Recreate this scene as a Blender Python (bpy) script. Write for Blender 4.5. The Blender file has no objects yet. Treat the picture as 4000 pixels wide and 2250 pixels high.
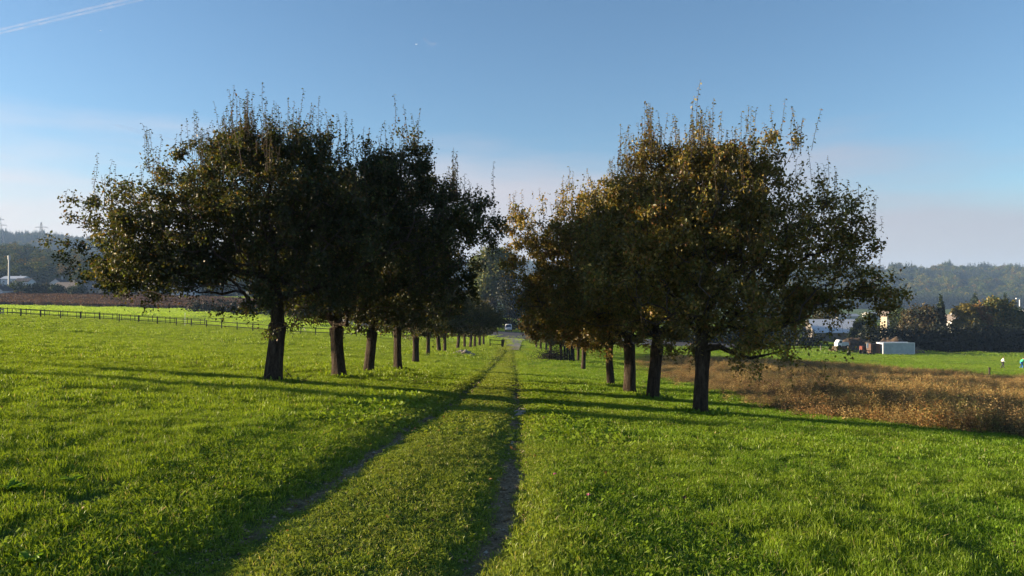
import bpy, bmesh, math
import numpy as np
from mathutils import Vector, Matrix, Euler
R = math.radians
sc = bpy.context.scene
C = sc.collection

# ---------------------------------------------------------------- camera, sky, sun, exposure
CH, HOR, FP = 1.63, 1150.0, 2910.0           # eye height, horizon row and focal length of the 4000 x 2250 photograph
cd = bpy.data.cameras.new("camera"); cam = bpy.data.objects.new("camera", cd); C.objects.link(cam)
cd.sensor_width = 36; cd.lens = 36 * FP / 4000; cd.clip_start = .1; cd.clip_end = 60000
cam.location = (0, 0, CH); cam.rotation_euler = (R(90) + math.atan((HOR - 1125) / FP), 0, 0)
sc.camera = cam
SUN_EL, SUN_AZ = R(9.2), R(-84)             # azimuth clockwise from +Y
w = bpy.data.worlds.new("World"); sc.world = w; w.use_nodes = True
nt = w.node_tree; bg = nt.nodes["Background"]
sky = nt.nodes.new("ShaderNodeTexSky"); sky.sky_type = 'NISHITA'; sky.sun_disc = False
sky.sun_elevation = SUN_EL; sky.sun_rotation = SUN_AZ; sky.air_density = 1.0; sky.dust_density = .35; sky.ozone_density = 3.2
tc = nt.nodes.new("ShaderNodeTexCoord"); sp = nt.nodes.new("ShaderNodeSeparateXYZ"); nt.links.new(tc.outputs["Generated"], sp.inputs[0])
mp = nt.nodes.new("ShaderNodeMapping"); mp.inputs["Scale"].default_value = (1.2, 1.2, 7); nt.links.new(tc.outputs["Generated"], mp.inputs[0])
nz = nt.nodes.new("ShaderNodeTexNoise"); nz.inputs["Scale"].default_value = 1.8; nz.inputs["Detail"].default_value = 6; nz.inputs["Roughness"].default_value = .45; nt.links.new(mp.outputs[0], nz.inputs["Vector"])
top = nt.nodes.new("ShaderNodeMath"); top.operation = 'MULTIPLY_ADD'; top.inputs[1].default_value = -.34; nt.links.new(nz.outputs[0], top.inputs[0]); nt.links.new(sp.outputs[2], top.inputs[2])   # bank of thin cloud with an uneven top
band = nt.nodes.new("ShaderNodeMapRange"); band.interpolation_type = 'SMOOTHSTEP'; band.inputs[1].default_value = .04; band.inputs[2].default_value = -.08; nt.links.new(top.outputs[0], band.inputs[0])
mu2 = nt.nodes.new("ShaderNodeMath"); mu2.operation = 'MULTIPLY'; mu2.inputs[1].default_value = .8; nt.links.new(band.outputs[0], mu2.inputs[0])
side = nt.nodes.new("ShaderNodeMapRange"); side.inputs[1].default_value = -.6; side.inputs[2].default_value = .6; nt.links.new(sp.outputs[0], side.inputs[0])
cr = nt.nodes.new("ShaderNodeValToRGB"); cr.color_ramp.elements[0].color = (4.2, 3.75, 3.75, 1); cr.color_ramp.elements[1].color = (2.15, 1.98, 2.25, 1); nt.links.new(side.outputs[0], cr.inputs[0])
mx = nt.nodes.new("ShaderNodeMixRGB"); nt.links.new(cr.outputs[0], mx.inputs[2])
nt.links.new(mu2.outputs[0], mx.inputs[0]); nt.links.new(sky.outputs[0], mx.inputs[1]); nt.links.new(mx.outputs[0], bg.inputs[0])
bg.inputs[1].default_value = 0.062
sl = bpy.data.lights.new("sun", 'SUN'); sun = bpy.data.objects.new("sun", sl); C.objects.link(sun)
sl.energy = 5.0; sl.angle = R(.5); sl.color = (1, .80, .55)
sdir = Vector((math.sin(SUN_AZ) * math.cos(SUN_EL), math.cos(SUN_AZ) * math.cos(SUN_EL), math.sin(SUN_EL)))
sun.rotation_euler = sdir.to_track_quat('Z', 'Y').to_euler()
sc.view_settings.view_transform = 'Standard'; sc.view_settings.look = 'None'
sc.view_settings.exposure = 1.85; sc.view_settings.gamma = 1
sc.render.engine = 'CYCLES'
sc.cycles.max_bounces = 6; sc.cycles.transparent_max_bounces = 16; sc.cycles.volume_bounces = 0
sc.cycles.use_denoising = True

# ---------------------------------------------------------------- numeric helpers
def blur(a, s):
    k = np.exp(-.5 * (np.arange(-4 * s, 4 * s + 1) / s) ** 2); k /= k.sum()
    return np.convolve(np.pad(a, 4 * s, mode='edge'), k, mode='valid')
def hashn(ix, iy, seed):
    h = (ix.astype(np.int64) * 374761393 + iy.astype(np.int64) * 668265263 + seed * 1442695041) & 0x7fffffff
    h = ((h ^ (h >> 13)) * 1274126177) & 0x7fffffff
    return ((h ^ (h >> 16)) & 0xffff) / 65535.0
def vnoise(x, y, seed=0):
    x = np.asarray(x, float); y = np.asarray(y, float)
    ix = np.floor(x); iy = np.floor(y); fx = x - ix; fy = y - iy
    fx = fx * fx * fx * (fx * (fx * 6 - 15) + 10); fy = fy * fy * fy * (fy * (fy * 6 - 15) + 10)
    a, b, c, d = hashn(ix, iy, seed), hashn(ix + 1, iy, seed), hashn(ix, iy + 1, seed), hashn(ix + 1, iy + 1, seed)
    return (a + (b - a) * fx) * (1 - fy) + (c + (d - c) * fx) * fy
def smooth(a, b, x):
    t = np.clip((np.asarray(x, float) - a) / (b - a), 0, 1); return t * t * (3 - 2 * t)
FY = [-60, 0, 5, 8, 12, 20, 33, 50, 83, 120, 165, 215, 300, 450, 1000, 4000.]
FZ = [.2, 0, -.03, -.12, -.42, -1.12, -2.06, -3.35, -5.2, -6.9, -8.1, -8.9, -10, -12, -14, -14]
LX = [-3000, -400, -160, -110, -75, -40, 0, 12, 30, 50, 79, 150, 600, 3000.]
LZ = [10, 9, 7, 6, 5, 2.7, 0, -.85, -1.75, -2.35, -3.1, -3.6, -4.2, -4.2]
GY = np.arange(-60, 4001.); GF = blur(np.interp(GY, FY, FZ), 3)
GX = np.arange(-3000, 3001.); GL = blur(np.interp(GX, LX, LZ), 7)
def gbase(x, y):
    return np.interp(y, GY, GF) + np.interp(x, GX, GL) + smooth(250, 340, y) * 4.3 * smooth(-40, -110, x)
RY = [0, 4.4, 5.2, 6.5, 9, 12.5, 18, 31, 56, 72, 104, 130]
def rutl(y): return np.interp(y, RY, [-1.92, -1.84, -1.76, -1.65, -1.50, -1.38, -1.26, -1.3, -1.36, -1.16, -.78, -.6])
def rutr(y): return np.interp(y, RY, [-.42, -.28, -.14, -.05, .03, .08, .13, .2, .24, .24, .2, .2])
def rutwob(y, s): return (vnoise(y * .9, y * 0, s) - .5) * .10 + (vnoise(y * .22, y * 0, s + 40) - .5) * .10
def ruts(x, y):
    fade = smooth(140, 95, y); z = 0
    for cx, sd, a, b, dep in ((rutl(y), 5, .24, .16, .05), (rutr(y), 6, .22, .18, .05)):
        d = x - cx - rutwob(y, sd)
        z = z - dep * (.75 + .5 * vnoise(y * .5, y * 0, sd + 3)) * np.where(d < 0, np.exp(-(d / a) ** 2), np.exp(-(d / b) ** 2)) * fade
    return z
def soilm(x, y):
    m = 0
    for cx, sd, wd in ((rutl(y), 5, .085), (rutr(y), 6, .095)):
        d = x - cx - rutwob(y, sd)
        m = np.maximum(m, smooth(wd * 1.5, wd * .5, np.abs(d) + (vnoise(x * 6, y * 2.2, sd + 20) - .5) * .12))
    return m * smooth(110, 60, y) * smooth(.32, .60, vnoise(x * 2.2, y * .9, 27) * .75 + .25 * vnoise(x * 7, y * 5, 28) + smooth(30, 60, y) * .2)
def bumps(x, y):
    f = smooth(160, 90, y)
    return f * ((vnoise(x * .35, y * .3, 1) - .5) * .055 + (vnoise(x * 1.1, y * .9, 2) - .5) * .025 + (vnoise(x * 3.1, y * 3, 3) - .5) * .015)
def gz(x, y):
    x = np.asarray(x, float); y = np.asarray(y, float)
    return gbase(x, y) + bumps(x, y) + ruts(x, y)
def at(px, py=None, D=None):
    """ground point seen at a photo pixel, or at a given distance along that column"""
    if D is None:
        d = np.geomspace(2, 2500, 20000); z = CH - (py - HOR) / FP * d; x = (px - 2000) / FP * d
        D = d[int(np.argmax(z <= gbase(x, d)))]
    x = (px - 2000) / FP * D
    return float(x), float(D), float(gz(x, D))
def hz(py, D): return CH - (py - HOR) / FP * D

# ---------------------------------------------------------------- object helpers
def tag(o, label=None, cat=None, group=None, kind=None):
    if label: o["label"] = label
    if cat: o["category"] = cat
    if group: o["group"] = group
    if kind: o["kind"] = kind
    return o
def empty(name, loc, label, cat, group=None, rz=0):
    o = bpy.data.objects.new(name, None); C.objects.link(o); o.location = loc; o.rotation_euler = (0, 0, rz); o.empty_display_size = .3
    return tag(o, label, cat, group)
def np_mesh(name, V, tris=None, quads=None, col=None, mats=(), midx=None, smooth_=False):
    me = bpy.data.meshes.new(name)
    V = np.asarray(V, np.float32); parts = []; tot = []
    if tris is not None and len(tris): parts.append(np.asarray(tris, np.int32).ravel()); tot.append(np.full(len(tris), 3, np.int32))
    if quads is not None and len(quads): parts.append(np.asarray(quads, np.int32).ravel()); tot.append(np.full(len(quads), 4, np.int32))
    me.vertices.add(len(V)); me.vertices.foreach_set("co", V.ravel())
    if parts:
        li = np.concatenate(parts); lt = np.concatenate(tot); ls = np.concatenate([[0], np.cumsum(lt)[:-1]]).astype(np.int32)
        me.loops.add(len(li)); me.loops.foreach_set("vertex_index", li)
        me.polygons.add(len(lt)); me.polygons.foreach_set("loop_start", ls); me.polygons.foreach_set("loop_total", lt)
        if midx is not None: me.polygons.foreach_set("material_index", np.asarray(midx, np.int32))
        if smooth_: me.polygons.foreach_set("use_smooth", np.ones(len(lt), bool))
    for m in mats: me.materials.append(m)
    me.update(calc_edges=True)
    if col is not None:
        a = me.attributes.new("col", 'FLOAT_COLOR', 'POINT'); c = np.ones((len(V), 4), np.float32); c[:, :col.shape[1]] = col
        a.data.foreach_set("color", c.ravel())
    return me
def obj(name, me, parent=None, loc=None):
    o = bpy.data.objects.new(name, me); C.objects.link(o)
    if parent: o.parent = parent
    if loc is not None: o.location = loc
    return o
class MB:
    """collects boxes, prisms and tubes in one bmesh"""
    def __init__(s): s.bm = bmesh.new()
    def box(s, c, d, rz=0, rx=0, ry=0):
        M = Matrix.Translation(c) @ Euler((rx, ry, rz)).to_matrix().to_4x4() @ Matrix.Diagonal((d[0], d[1], d[2], 1))
        bmesh.ops.create_cube(s.bm, size=1, matrix=M); return s
    def tube(s, a, b, r0, r1=None, n=8):
        a, b = Vector(a), Vector(b); d = b - a
        M = Matrix.Translation((a + b) / 2) @ d.to_track_quat('Z', 'Y').to_matrix().to_4x4()
        bmesh.ops.create_cone(s.bm, cap_ends=True, segments=n, radius1=r0, radius2=r0 if r1 is None else r1, depth=d.length, matrix=M); return s
    def ball(s, c, d, sub=2):
        bmesh.ops.create_icosphere(s.bm, subdivisions=sub, radius=1, matrix=Matrix.Translation(c) @ Matrix.Diagonal((d[0], d[1], d[2], 1))); return s
    def poly(s, pts, depth):
        """closed prism: polygon points pushed along the vector depth"""
        d = Vector(depth); a = [s.bm.verts.new(p) for p in pts]; b = [s.bm.verts.new(Vector(p) + d) for p in pts]; n = len(a)
        s.bm.faces.new(a[::-1]); s.bm.faces.new(b)
        for i in range(n): s.bm.faces.new((a[i], a[(i + 1) % n], b[(i + 1) % n], b[i]))
        return s
    def rough(s, amt, rng):
        for v in s.bm.verts: v.co += Vector(rng.normal(0, amt, 3))
        return s
    def bevel(s, wd, seg=1):
        bmesh.ops.bevel(s.bm, geom=list(s.bm.edges), offset=wd, segments=seg, affect='EDGES', clamp_overlap=True); return s
    def build(s, name, mat, parent=None, sm=False):
        bmesh.ops.recalc_face_normals(s.bm, faces=s.bm.faces)
        me = bpy.data.meshes.new(name); s.bm.to_mesh(me); s.bm.free(); me.materials.append(mat)
        if sm: me.polygons.foreach_set("use_smooth", np.ones(len(me.polygons), bool))
        return obj(name, me, parent)

# ---------------------------------------------------------------- materials
def mat(name):
    m = bpy.data.materials.new(name); m.use_nodes = True; n = m.node_tree
    b = n.nodes["Principled BSDF"]; return m, n, b
def N(n, t, **kw):
    x = n.nodes.new("ShaderNode" + t)
    for k, v in kw.items(): setattr(x, k, v)
    return x
def ramp(n, fac, stops):
    r = N(n, "ValToRGB"); e = r.color_ramp.elements
    while len(e) < len(stops): e.new(.5)
    for q, (p, c) in zip(e, stops): q.position = p; q.color = (*c, 1)
    n.links.new(fac, r.inputs[0]); return r.outputs[0]
def noise(n, scale, detail=4, coord="Object", stretch=None, rough=.55):
    t = N(n, "TexCoord"); z = N(n, "TexNoise"); z.inputs["Scale"].default_value = scale; z.inputs["Detail"].default_value = detail; z.inputs["Roughness"].default_value = rough
    if coord == "World":
        g = N(n, "NewGeometry"); s = g.outputs["Position"]
    else: s = t.outputs[coord]
    if stretch:
        m = N(n, "Mapping"); m.inputs["Scale"].default_value = stretch; n.links.new(s, m.inputs[0]); s = m.outputs[0]
    n.links.new(s, z.inputs["Vector"]); return z.outputs[0]
def bump(n, b, h, dist, strength=1):
    u = N(n, "Bump"); u.inputs["Distance"].default_value = dist; u.inputs["Strength"].default_value = strength
    n.links.new(h, u.inputs["Height"]); n.links.new(u.outputs[0], b.inputs["Normal"])
def simple(name, c1, c2, scale=3, rough=.8, bumpd=0, stretch=None, metal=0, spec=.3):
    m, n, b = mat(name); z = noise(n, scale, 5, stretch=stretch)
    n.links.new(ramp(n, z, [(.3, c1), (.7, c2)]), b.inputs["Base Color"]); b.inputs["Roughness"].default_value = rough; b.inputs["Metallic"].default_value = metal
    b.inputs["Specular IOR Level"].default_value = spec
    if bumpd: bump(n, b, z, bumpd)
    return m
def leafmat(name, transl=.35, gloss=.05, grough=.35, gain=1.0, rnd=None):
    """leaf shader: colour from the mesh attribute, light passing through the blade"""
    m, n, b = mat(name); n.nodes.remove(b); out = n.nodes["Material Output"]
    a = N(n, "Attribute", attribute_name="col"); col = a.outputs["Color"]
    if rnd:
        oi = N(n, "ObjectInfo"); col2 = ramp(n, oi.outputs["Random"], rnd)
        mm = N(n, "MixRGB", blend_type='MULTIPLY'); mm.inputs[0].default_value = 1; n.links.new(col, mm.inputs[1]); n.links.new(col2, mm.inputs[2]); col = mm.outputs[0]
    d = N(n, "BsdfDiffuse"); t = N(n, "BsdfTranslucent"); g = N(n, "BsdfGlossy"); g.inputs["Roughness"].default_value = grough
    s1 = N(n, "MixShader"); s1.inputs[0].default_value = transl; s2 = N(n, "MixShader"); s2.inputs[0].default_value = gloss
    n.links.new(col, d.inputs[0])
    gm = N(n, "MixRGB", blend_type='MULTIPLY'); gm.inputs[0].default_value = 1; gm.inputs[2].default_value = (1.25 * gain, 1.15 * gain, .6 * gain, 1); n.links.new(col, gm.inputs[1]); n.links.new(gm.outputs[0], t.inputs[0])
    n.links.new(d.outputs[0], s1.inputs[1]); n.links.new(t.outputs[0], s1.inputs[2])
    n.links.new(s1.outputs[0], s2.inputs[1]); n.links.new(g.outputs[0], s2.inputs[2]); n.links.new(s2.outputs[0], out.inputs[0])
    return m
M = {}
M['leaf'] = leafmat("leaf", .42, .03, .45)
M['far_leaf'] = leafmat("far_leaf", .25, .02, .5)
M['wood_leaf'] = leafmat("wood_leaf", .2, .0, .5, rnd=[(0, (.5, .7, .6)), (.35, (.8, 1, .7)), (.6, (1.3, 1.3, .7)), (.8, (1.9, 1.5, .7)), (.93, (2.3, 1.25, .6)), (1, (.6, .8, .7))])
M['weed'] = leafmat("weed", .3, .02, .5)
def barkmat():
    m, n, b = mat("bark"); z = noise(n, 11, 8, stretch=(1, 1, .16), rough=.75); z2 = noise(n, 1.3, 3); z4 = noise(n, 30, 5, stretch=(1, 1, .5))
    ad2 = N(n, "Math", operation='MULTIPLY_ADD'); n.links.new(z4, ad2.inputs[0]); ad2.inputs[1].default_value = .35; n.links.new(z, ad2.inputs[2])
    c = ramp(n, ad2.outputs[0], [(.5, (.012, .009, .006)), (.68, (.05, .036, .026)), (.9, (.10, .08, .06))])
    c2 = ramp(n, z2, [(.45, (1, 1, 1)), (.7, (.75, .9, .6))]); mm = N(n, "MixRGB", blend_type='MULTIPLY'); mm.inputs[0].default_value = .7
    n.links.new(c, mm.inputs[1]); n.links.new(c2, mm.inputs[2]); n.links.new(mm.outputs[0], b.inputs["Base Color"])
    b.inputs["Roughness"].default_value = .95; b.inputs["Specular IOR Level"].default_value = .1; bump(n, b, ad2.outputs[0], .05)
    return m
M['bark'] = barkmat()
M['twig'] = simple("twig", (.05, .035, .028), (.09, .065, .055), 20, .9)
def grassmat():
    m, n, b = mat("grass_blade"); n.nodes.remove(b); out = n.nodes["Material Output"]
    a = N(n, "Attribute", attribute_name="col"); s = N(n, "SeparateColor"); n.links.new(a.outputs["Color"], s.inputs[0])
    big = noise(n, .09, 3, "World"); mid = noise(n, .55, 4, "World"); g = N(n, "NewGeometry"); sp_ = N(n, "SeparateXYZ"); n.links.new(g.outputs["Position"], sp_.inputs[0])
    c1 = ramp(n, s.outputs[0], [(0, (.078, .175, .011)), (.5, (.138, .25, .015)), (1, (.21, .315, .025))])
    c2 = ramp(n, s.outputs[0], [(0, (.145, .21, .014)), (.5, (.22, .285, .020)), (1, (.30, .355, .034))])      # yellower sward
    xr = N(n, "MapRange"); xr.inputs[1].default_value = 6; xr.inputs[2].default_value = -14; n.links.new(sp_.outputs[0], xr.inputs[0])
    m1 = N(n, "Math", operation='MULTIPLY_ADD'); n.links.new(mid, m1.inputs[0]); m1.inputs[1].default_value = 1.5; m1.inputs[2].default_value = -.75
    m2 = N(n, "Math", operation='ADD'); n.links.new(m1.outputs[0], m2.inputs[0]); n.links.new(xr.outputs[0], m2.inputs[1])
    m3 = N(n, "Math", operation='MULTIPLY_ADD', use_clamp=True); n.links.new(big, m3.inputs[0]); m3.inputs[1].default_value = 1.2; n.links.new(m2.outputs[0], m3.inputs[2])
    m4 = N(n, "Math", operation='SUBTRACT', use_clamp=True); n.links.new(m3.outputs[0], m4.inputs[0]); m4.inputs[1].default_value = .45
    fy = N(n, "MapRange"); fy.inputs[1].default_value = 122; fy.inputs[2].default_value = 128; n.links.new(sp_.outputs[1], fy.inputs[0]); fx = N(n, "MapRange"); fx.inputs[1].default_value = 10; fx.inputs[2].default_value = -10; n.links.new(sp_.outputs[0], fx.inputs[0])
    fm = N(n, "Math", operation='MULTIPLY'); n.links.new(fy.outputs[0], fm.inputs[0]); n.links.new(fx.outputs[0], fm.inputs[1])
    mixc = N(n, "MixRGB"); n.links.new(m4.outputs[0], mixc.inputs[0]); n.links.new(c1, mixc.inputs[1]); n.links.new(c2, mixc.inputs[2])
    crop = N(n, "MixRGB"); n.links.new(fm.outputs[0], crop.inputs[0]); n.links.new(mixc.outputs[0], crop.inputs[1]); crop.inputs[2].default_value = (.30, .44, .05, 1); mixc = crop
    ab = N(n, "Math", operation='ADD'); ab.inputs[1].default_value = .75; n.links.new(sp_.outputs[0], ab.inputs[0]); ab2 = N(n, "Math", operation='ABSOLUTE'); n.links.new(ab.outputs[0], ab2.inputs[0])
    wr = N(n, "MapRange", interpolation_type='SMOOTHSTEP'); wr.inputs[1].default_value = 1.5; wr.inputs[2].default_value = .6; n.links.new(ab2.outputs[0], wr.inputs[0])
    wm_ = N(n, "Math", operation='MULTIPLY'); n.links.new(wr.outputs[0], wm_.inputs[0]); n.links.new(noise(n, 1.6, 4, "World"), wm_.inputs[1]); worn = N(n, "MixRGB"); n.links.new(wm_.outputs[0], worn.inputs[0]); n.links.new(mixc.outputs[0], worn.inputs[1]); worn.inputs[2].default_value = (.24, .265, .045, 1); mixc = worn
    dry = N(n, "MixRGB"); n.links.new(s.outputs[2], dry.inputs[0]); n.links.new(mixc.outputs[0], dry.inputs[1]); dry.inputs[2].default_value = (.42, .34, .17, 1)
    d = N(n, "BsdfDiffuse"); t = N(n, "BsdfTranslucent"); gl = N(n, "BsdfGlossy"); gl.inputs["Roughness"].default_value = .4; gl.inputs[0].default_value = (.8, .85, .7, 1)
    n.links.new(dry.outputs[0], d.inputs[0])
    gm = N(n, "MixRGB", blend_type='MULTIPLY'); gm.inputs[0].default_value = 1; gm.inputs[2].default_value = (1.15, 1.1, .55, 1); n.links.new(dry.outputs[0], gm.inputs[1]); n.links.new(gm.outputs[0], t.inputs[0])
    s1 = N(n, "MixShader"); s1.inputs[0].default_value = .42; s2 = N(n, "MixShader"); s2.inputs[0].default_value = .02
    n.links.new(d.outputs[0], s1.inputs[1]); n.links.new(t.outputs[0], s1.inputs[2]); n.links.new(s1.outputs[0], s2.inputs[1]); n.links.new(gl.outputs[0], s2.inputs[2]); n.links.new(s2.outputs[0], out.inputs[0])
    return m
M['grass'] = grassmat()
def groundmat():
    m, n, b = mat("ground_soil_and_turf"); a = N(n, "Attribute", attribute_name="col"); s = N(n, "SeparateColor"); n.links.new(a.outputs["Color"], s.inputs[0])
    z = noise(n, 9, 6, rough=.7); z2 = noise(n, .35, 4); z3 = noise(n, 38, 4)
    turf = ramp(n, z2, [(.3, (.055, .095, .015)), (.7, (.10, .14, .02))])
    soil = ramp(n, z, [(.3, (.13, .088, .05)), (.55, (.28, .20, .12)), (.8, (.44, .34, .22))])
    brown = ramp(n, z, [(.3, (.045, .03, .017)), (.7, (.10, .065, .035))])
    x1 = N(n, "MixRGB"); n.links.new(s.outputs[0], x1.inputs[0]); n.links.new(turf, x1.inputs[1]); n.links.new(soil, x1.inputs[2])
    x2 = N(n, "MixRGB"); n.links.new(s.outputs[1], x2.inputs[0]); n.links.new(x1.outputs[0], x2.inputs[1]); n.links.new(brown, x2.inputs[2])
    n.links.new(x2.outputs[0], b.inputs["Base Color"]); b.inputs["Roughness"].default_value = 1; b.inputs["Specular IOR Level"].default_value = .1
    ad = N(n, "Math", operation='MULTIPLY_ADD'); n.links.new(z3, ad.inputs[0]); ad.inputs[1].default_value = .5; n.links.new(z, ad.inputs[2]); bump(n, b, ad.outputs[0], .07)
    return m
M['ground'] = groundmat()
M['hill'] = simple("hill_floor", (.02, .03, .012), (.04, .05, .02), .02, 1)
M['far_hill'] = simple("far_hill_woods", (.018, .028, .016), (.05, .06, .028), .012, 1, 6)
M['asphalt'] = simple("asphalt", (.03, .031, .036), (.05, .051, .056), 4, .9)
M['gravel'] = simple("pale_gravel", (.22, .18, .13), (.42, .36, .28), 6, 1, .03)
M['kerb'] = simple("kerb_stone", (.3, .29, .27), (.42, .4, .38), 5, .9)
M['dark_wood'] = simple("weathered_dark_wood", (.028, .024, .018), (.065, .055, .042), 4, .9, .01, (1, 1, .3))
M['pale_wood'] = simple("pale_wood", (.3, .25, .18), (.45, .38, .28), 4, .9)
M['grey_wood'] = simple("grey_wood", (.12, .11, .10), (.22, .2, .18), 6, .9)
M['cream'] = simple("cream_render", (.44, .39, .29), (.52, .46, .35), 1.5, .9)
M['white_wall'] = simple("white_render", (.58, .58, .57), (.68, .68, .67), 1.2, .9)
M['grey_wall'] = simple("grey_render", (.30, .30, .29), (.40, .40, .39), 1.2, .9)
M['tile'] = simple("grey_brown_roof_tiles", (.13, .11, .10), (.22, .19, .17), 3, .9, .03)
M['dark_tile'] = simple("dark_roof_tiles", (.05, .045, .045), (.09, .08, .08), 3, .9, .03)
M['glass'] = simple("window_glass", (.02, .03, .05), (.05, .07, .10), 1, .15, spec=.5)
M['shutter'] = simple("blue_shutter", (.06, .11, .26), (.08, .14, .30), 3, .6)
M['pale_metal'] = simple("pale_metal", (.5, .52, .54), (.62, .64, .66), 2, .5)
M['steel'] = simple("galvanised_steel", (.25, .27, .29), (.36, .38, .4), 2, .5, metal=.4)
M['white_paint'] = simple("white_paint", (.68, .69, .7), (.78, .79, .8), 2, .35, spec=.5)
M['container'] = simple("container_paint", (.42, .47, .48), (.56, .60, .60), 1.4, .6)
M['rubber'] = simple("rubber", (.015, .015, .016), (.03, .03, .03), 5, .9)
M['rust_red'] = simple("rusty_red_paint", (.10, .025, .017), (.16, .045, .028), 4, .7)
M['brown_board'] = simple("brown_boards", (.07, .04, .03), (.11, .065, .05), 3, .9)
M['heap'] = simple("bare_soil", (.035, .025, .017), (.12, .085, .055), 1.6, 1, .10)
M['stone'] = simple("field_stone", (.16, .14, .12), (.36, .32, .27), 5, .9, .02)
M['orange_paint'] = simple("orange_paint", (.5, .17, .05), (.6, .24, .08), 3, .5)
M['lamp_glass'] = simple("lamp_glass", (.5, .5, .48), (.6, .6, .58), 3, .1, spec=.6)
M['skin'] = simple("skin", (.42, .26, .18), (.5, .32, .23), 5, .6)
M['white_cloth'] = simple("white_cloth", (.62, .66, .62), (.72, .75, .7), 6, .9)
M['dark_cloth'] = simple("dark_cloth", (.03, .03, .035), (.05, .05, .055), 6, .9)
M['green_cloth'] = simple("green_cloth", (.05, .42, .22), (.08, .52, .28), 6, .9)
M['blue_cloth'] = simple("blue_cloth", (.04, .18, .5), (.06, .24, .6), 6, .9)
M['hair'] = simple("hair", (.05, .035, .02), (.09, .06, .04), 9, .7)
M['bushdark'] = simple("brush_wood", (.014, .012, .01), (.035, .03, .024), 8, 1)
M['petal'] = simple("clover_petals", (.45, .12, .2), (.6, .2, .3), 60, .8)
M['stem'] = simple("green_stem", (.06, .12, .02), (.09, .17, .03), 20, .8)
def contrailmat():
    m, n, b = mat("contrail_ice"); n.nodes.remove(b); out = n.nodes["Material Output"]
    d = N(n, "BsdfDiffuse"); d.inputs[0].default_value = (.85, .82, .84, 1); t = N(n, "BsdfTranslucent"); t.inputs[0].default_value = (.85, .82, .84, 1); tr = N(n, "BsdfTransparent")
    s1 = N(n, "MixShader"); s1.inputs[0].default_value = .5; n.links.new(d.outputs[0], s1.inputs[1]); n.links.new(t.outputs[0], s1.inputs[2])
    z = noise(n, .012, 5); f = N(n, "MapRange"); f.inputs[1].default_value = .3; f.inputs[2].default_value = .75; f.inputs[3].default_value = .97; f.inputs[4].default_value = .84; n.links.new(z, f.inputs[0])
    s2 = N(n, "MixShader"); n.links.new(f.outputs[0], s2.inputs[0]); n.links.new(s1.outputs[0], s2.inputs[1]); n.links.new(tr.outputs[0], s2.inputs[2]); n.links.new(s2.outputs[0], out.inputs[0])
    return m
M['contrail'] = contrailmat()

# ---------------------------------------------------------------- terrain
WEED = np.array([(13.5, 78), (9.4, 36), (8.9, 29), (8.2, 23), (8.3, 19.6), (9.4, 17.6), (11.6, 16.9), (14, 16.2), (18, 14.5), (40, 10), (62, 20), (66, 58), (53, 74), (51, 92), (42, 112), (23, 119)])
def inpoly(x, y, P):
    r = np.zeros(np.shape(x), bool); j = len(P) - 1
    for i in range(len(P)):
        xi, yi = P[i]; xj, yj = P[j]
        r ^= ((yi > y) != (yj > y)) & (x < (xj - xi) * (y - yi) / (yj - yi + 1e-9) + xi); j = i
    return r
def weedm(x, y):
    jx = x + (vnoise(x * .5, y * .5, 31) - .5) * 1.6; jy = y + (vnoise(x * .5, y * .5, 32) - .5) * 1.6
    return inpoly(jx, jy, WEED)
def pathm(x, y):     # dry grass verge beside the weeds, right
    return inpoly(x, y, np.array([(52, 92), (54, 74), (67, 58), (80, 62), (90, 78), (74, 103), (64, 110)]))
CROP = np.array([(-330, 335), (-250, 268), (-185, 262), (-110, 246), (-60, 235), (-50, 262), (-95, 300), (-170, 335), (-240, 385), (-330, 420)])
def axis(fine, h0, far, grow):
    v = [0.]; h = h0
    while v[-1] < far:
        if v[-1] > fine: h *= grow
        v.append(v[-1] + h)
    return np.array(v)
ax = axis(3.2, .07, 3200, 1.07); X1 = np.concatenate([-ax[:0:-1], ax])
ay = axis(22, .16, 3300, 1.045); Y1 = np.concatenate([-axis(2, 1, 60, 1.3)[:0:-1], ay])
XX, YY = np.meshgrid(X1, Y1); xf, yf = XX.ravel(), YY.ravel()
nx, ny = len(X1), len(Y1)
I = (np.arange(ny - 1)[:, None] * nx + np.arange(nx - 1)[None]).ravel()
q = np.stack([I, I + 1, I + nx + 1, I + nx], 1)
gc = np.zeros((len(xf), 3), np.float32); gc[:, 0] = soilm(xf, yf); gc[:, 1] = weedm(xf, yf) | inpoly(xf, yf, CROP)
ground = obj("ground", np_mesh("ground", np.stack([xf, yf, gz(xf, yf)], 1), quads=q, col=gc, mats=[M['ground']], smooth_=True))
tag(ground, "green meadow sloping away to the valley floor", "ground", kind="structure")

def draped(name, P, mtl, lift, res, label, cat):
    """thin sheet over a polygon on the ground"""
    P = np.array(P, float); x0, y0 = P.min(0); x1, y1 = P.max(0)
    xs = np.linspace(x0, x1, int((x1 - x0) / res) + 2); ys = np.linspace(y0, y1, int((y1 - y0) / res) + 2)
    bm = bmesh.new(); vs = [bm.verts.new((*p, 0)) for p in P]; bm.faces.new(vs)
    for x in xs[1:-1]: bmesh.ops.bisect_plane(bm, geom=bm.verts[:] + bm.edges[:] + bm.faces[:], plane_co=(x, 0, 0), plane_no=(1, 0, 0))
    for y in ys[1:-1]: bmesh.ops.bisect_plane(bm, geom=bm.verts[:] + bm.edges[:] + bm.faces[:], plane_co=(0, y, 0), plane_no=(0, 1, 0))
    for v in bm.verts: v.co.z = float(gz(v.co.x, v.co.y)) + lift
    bmesh.ops.recalc_face_normals(bm, faces=bm.faces)
    me = bpy.data.meshes.new(name); bm.to_mesh(me); bm.free(); me.materials.append(mtl)
    if me.polygons[0].normal.z < 0: me.flip_normals()
    return tag(obj(name, me), label, cat, kind="structure")
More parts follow.
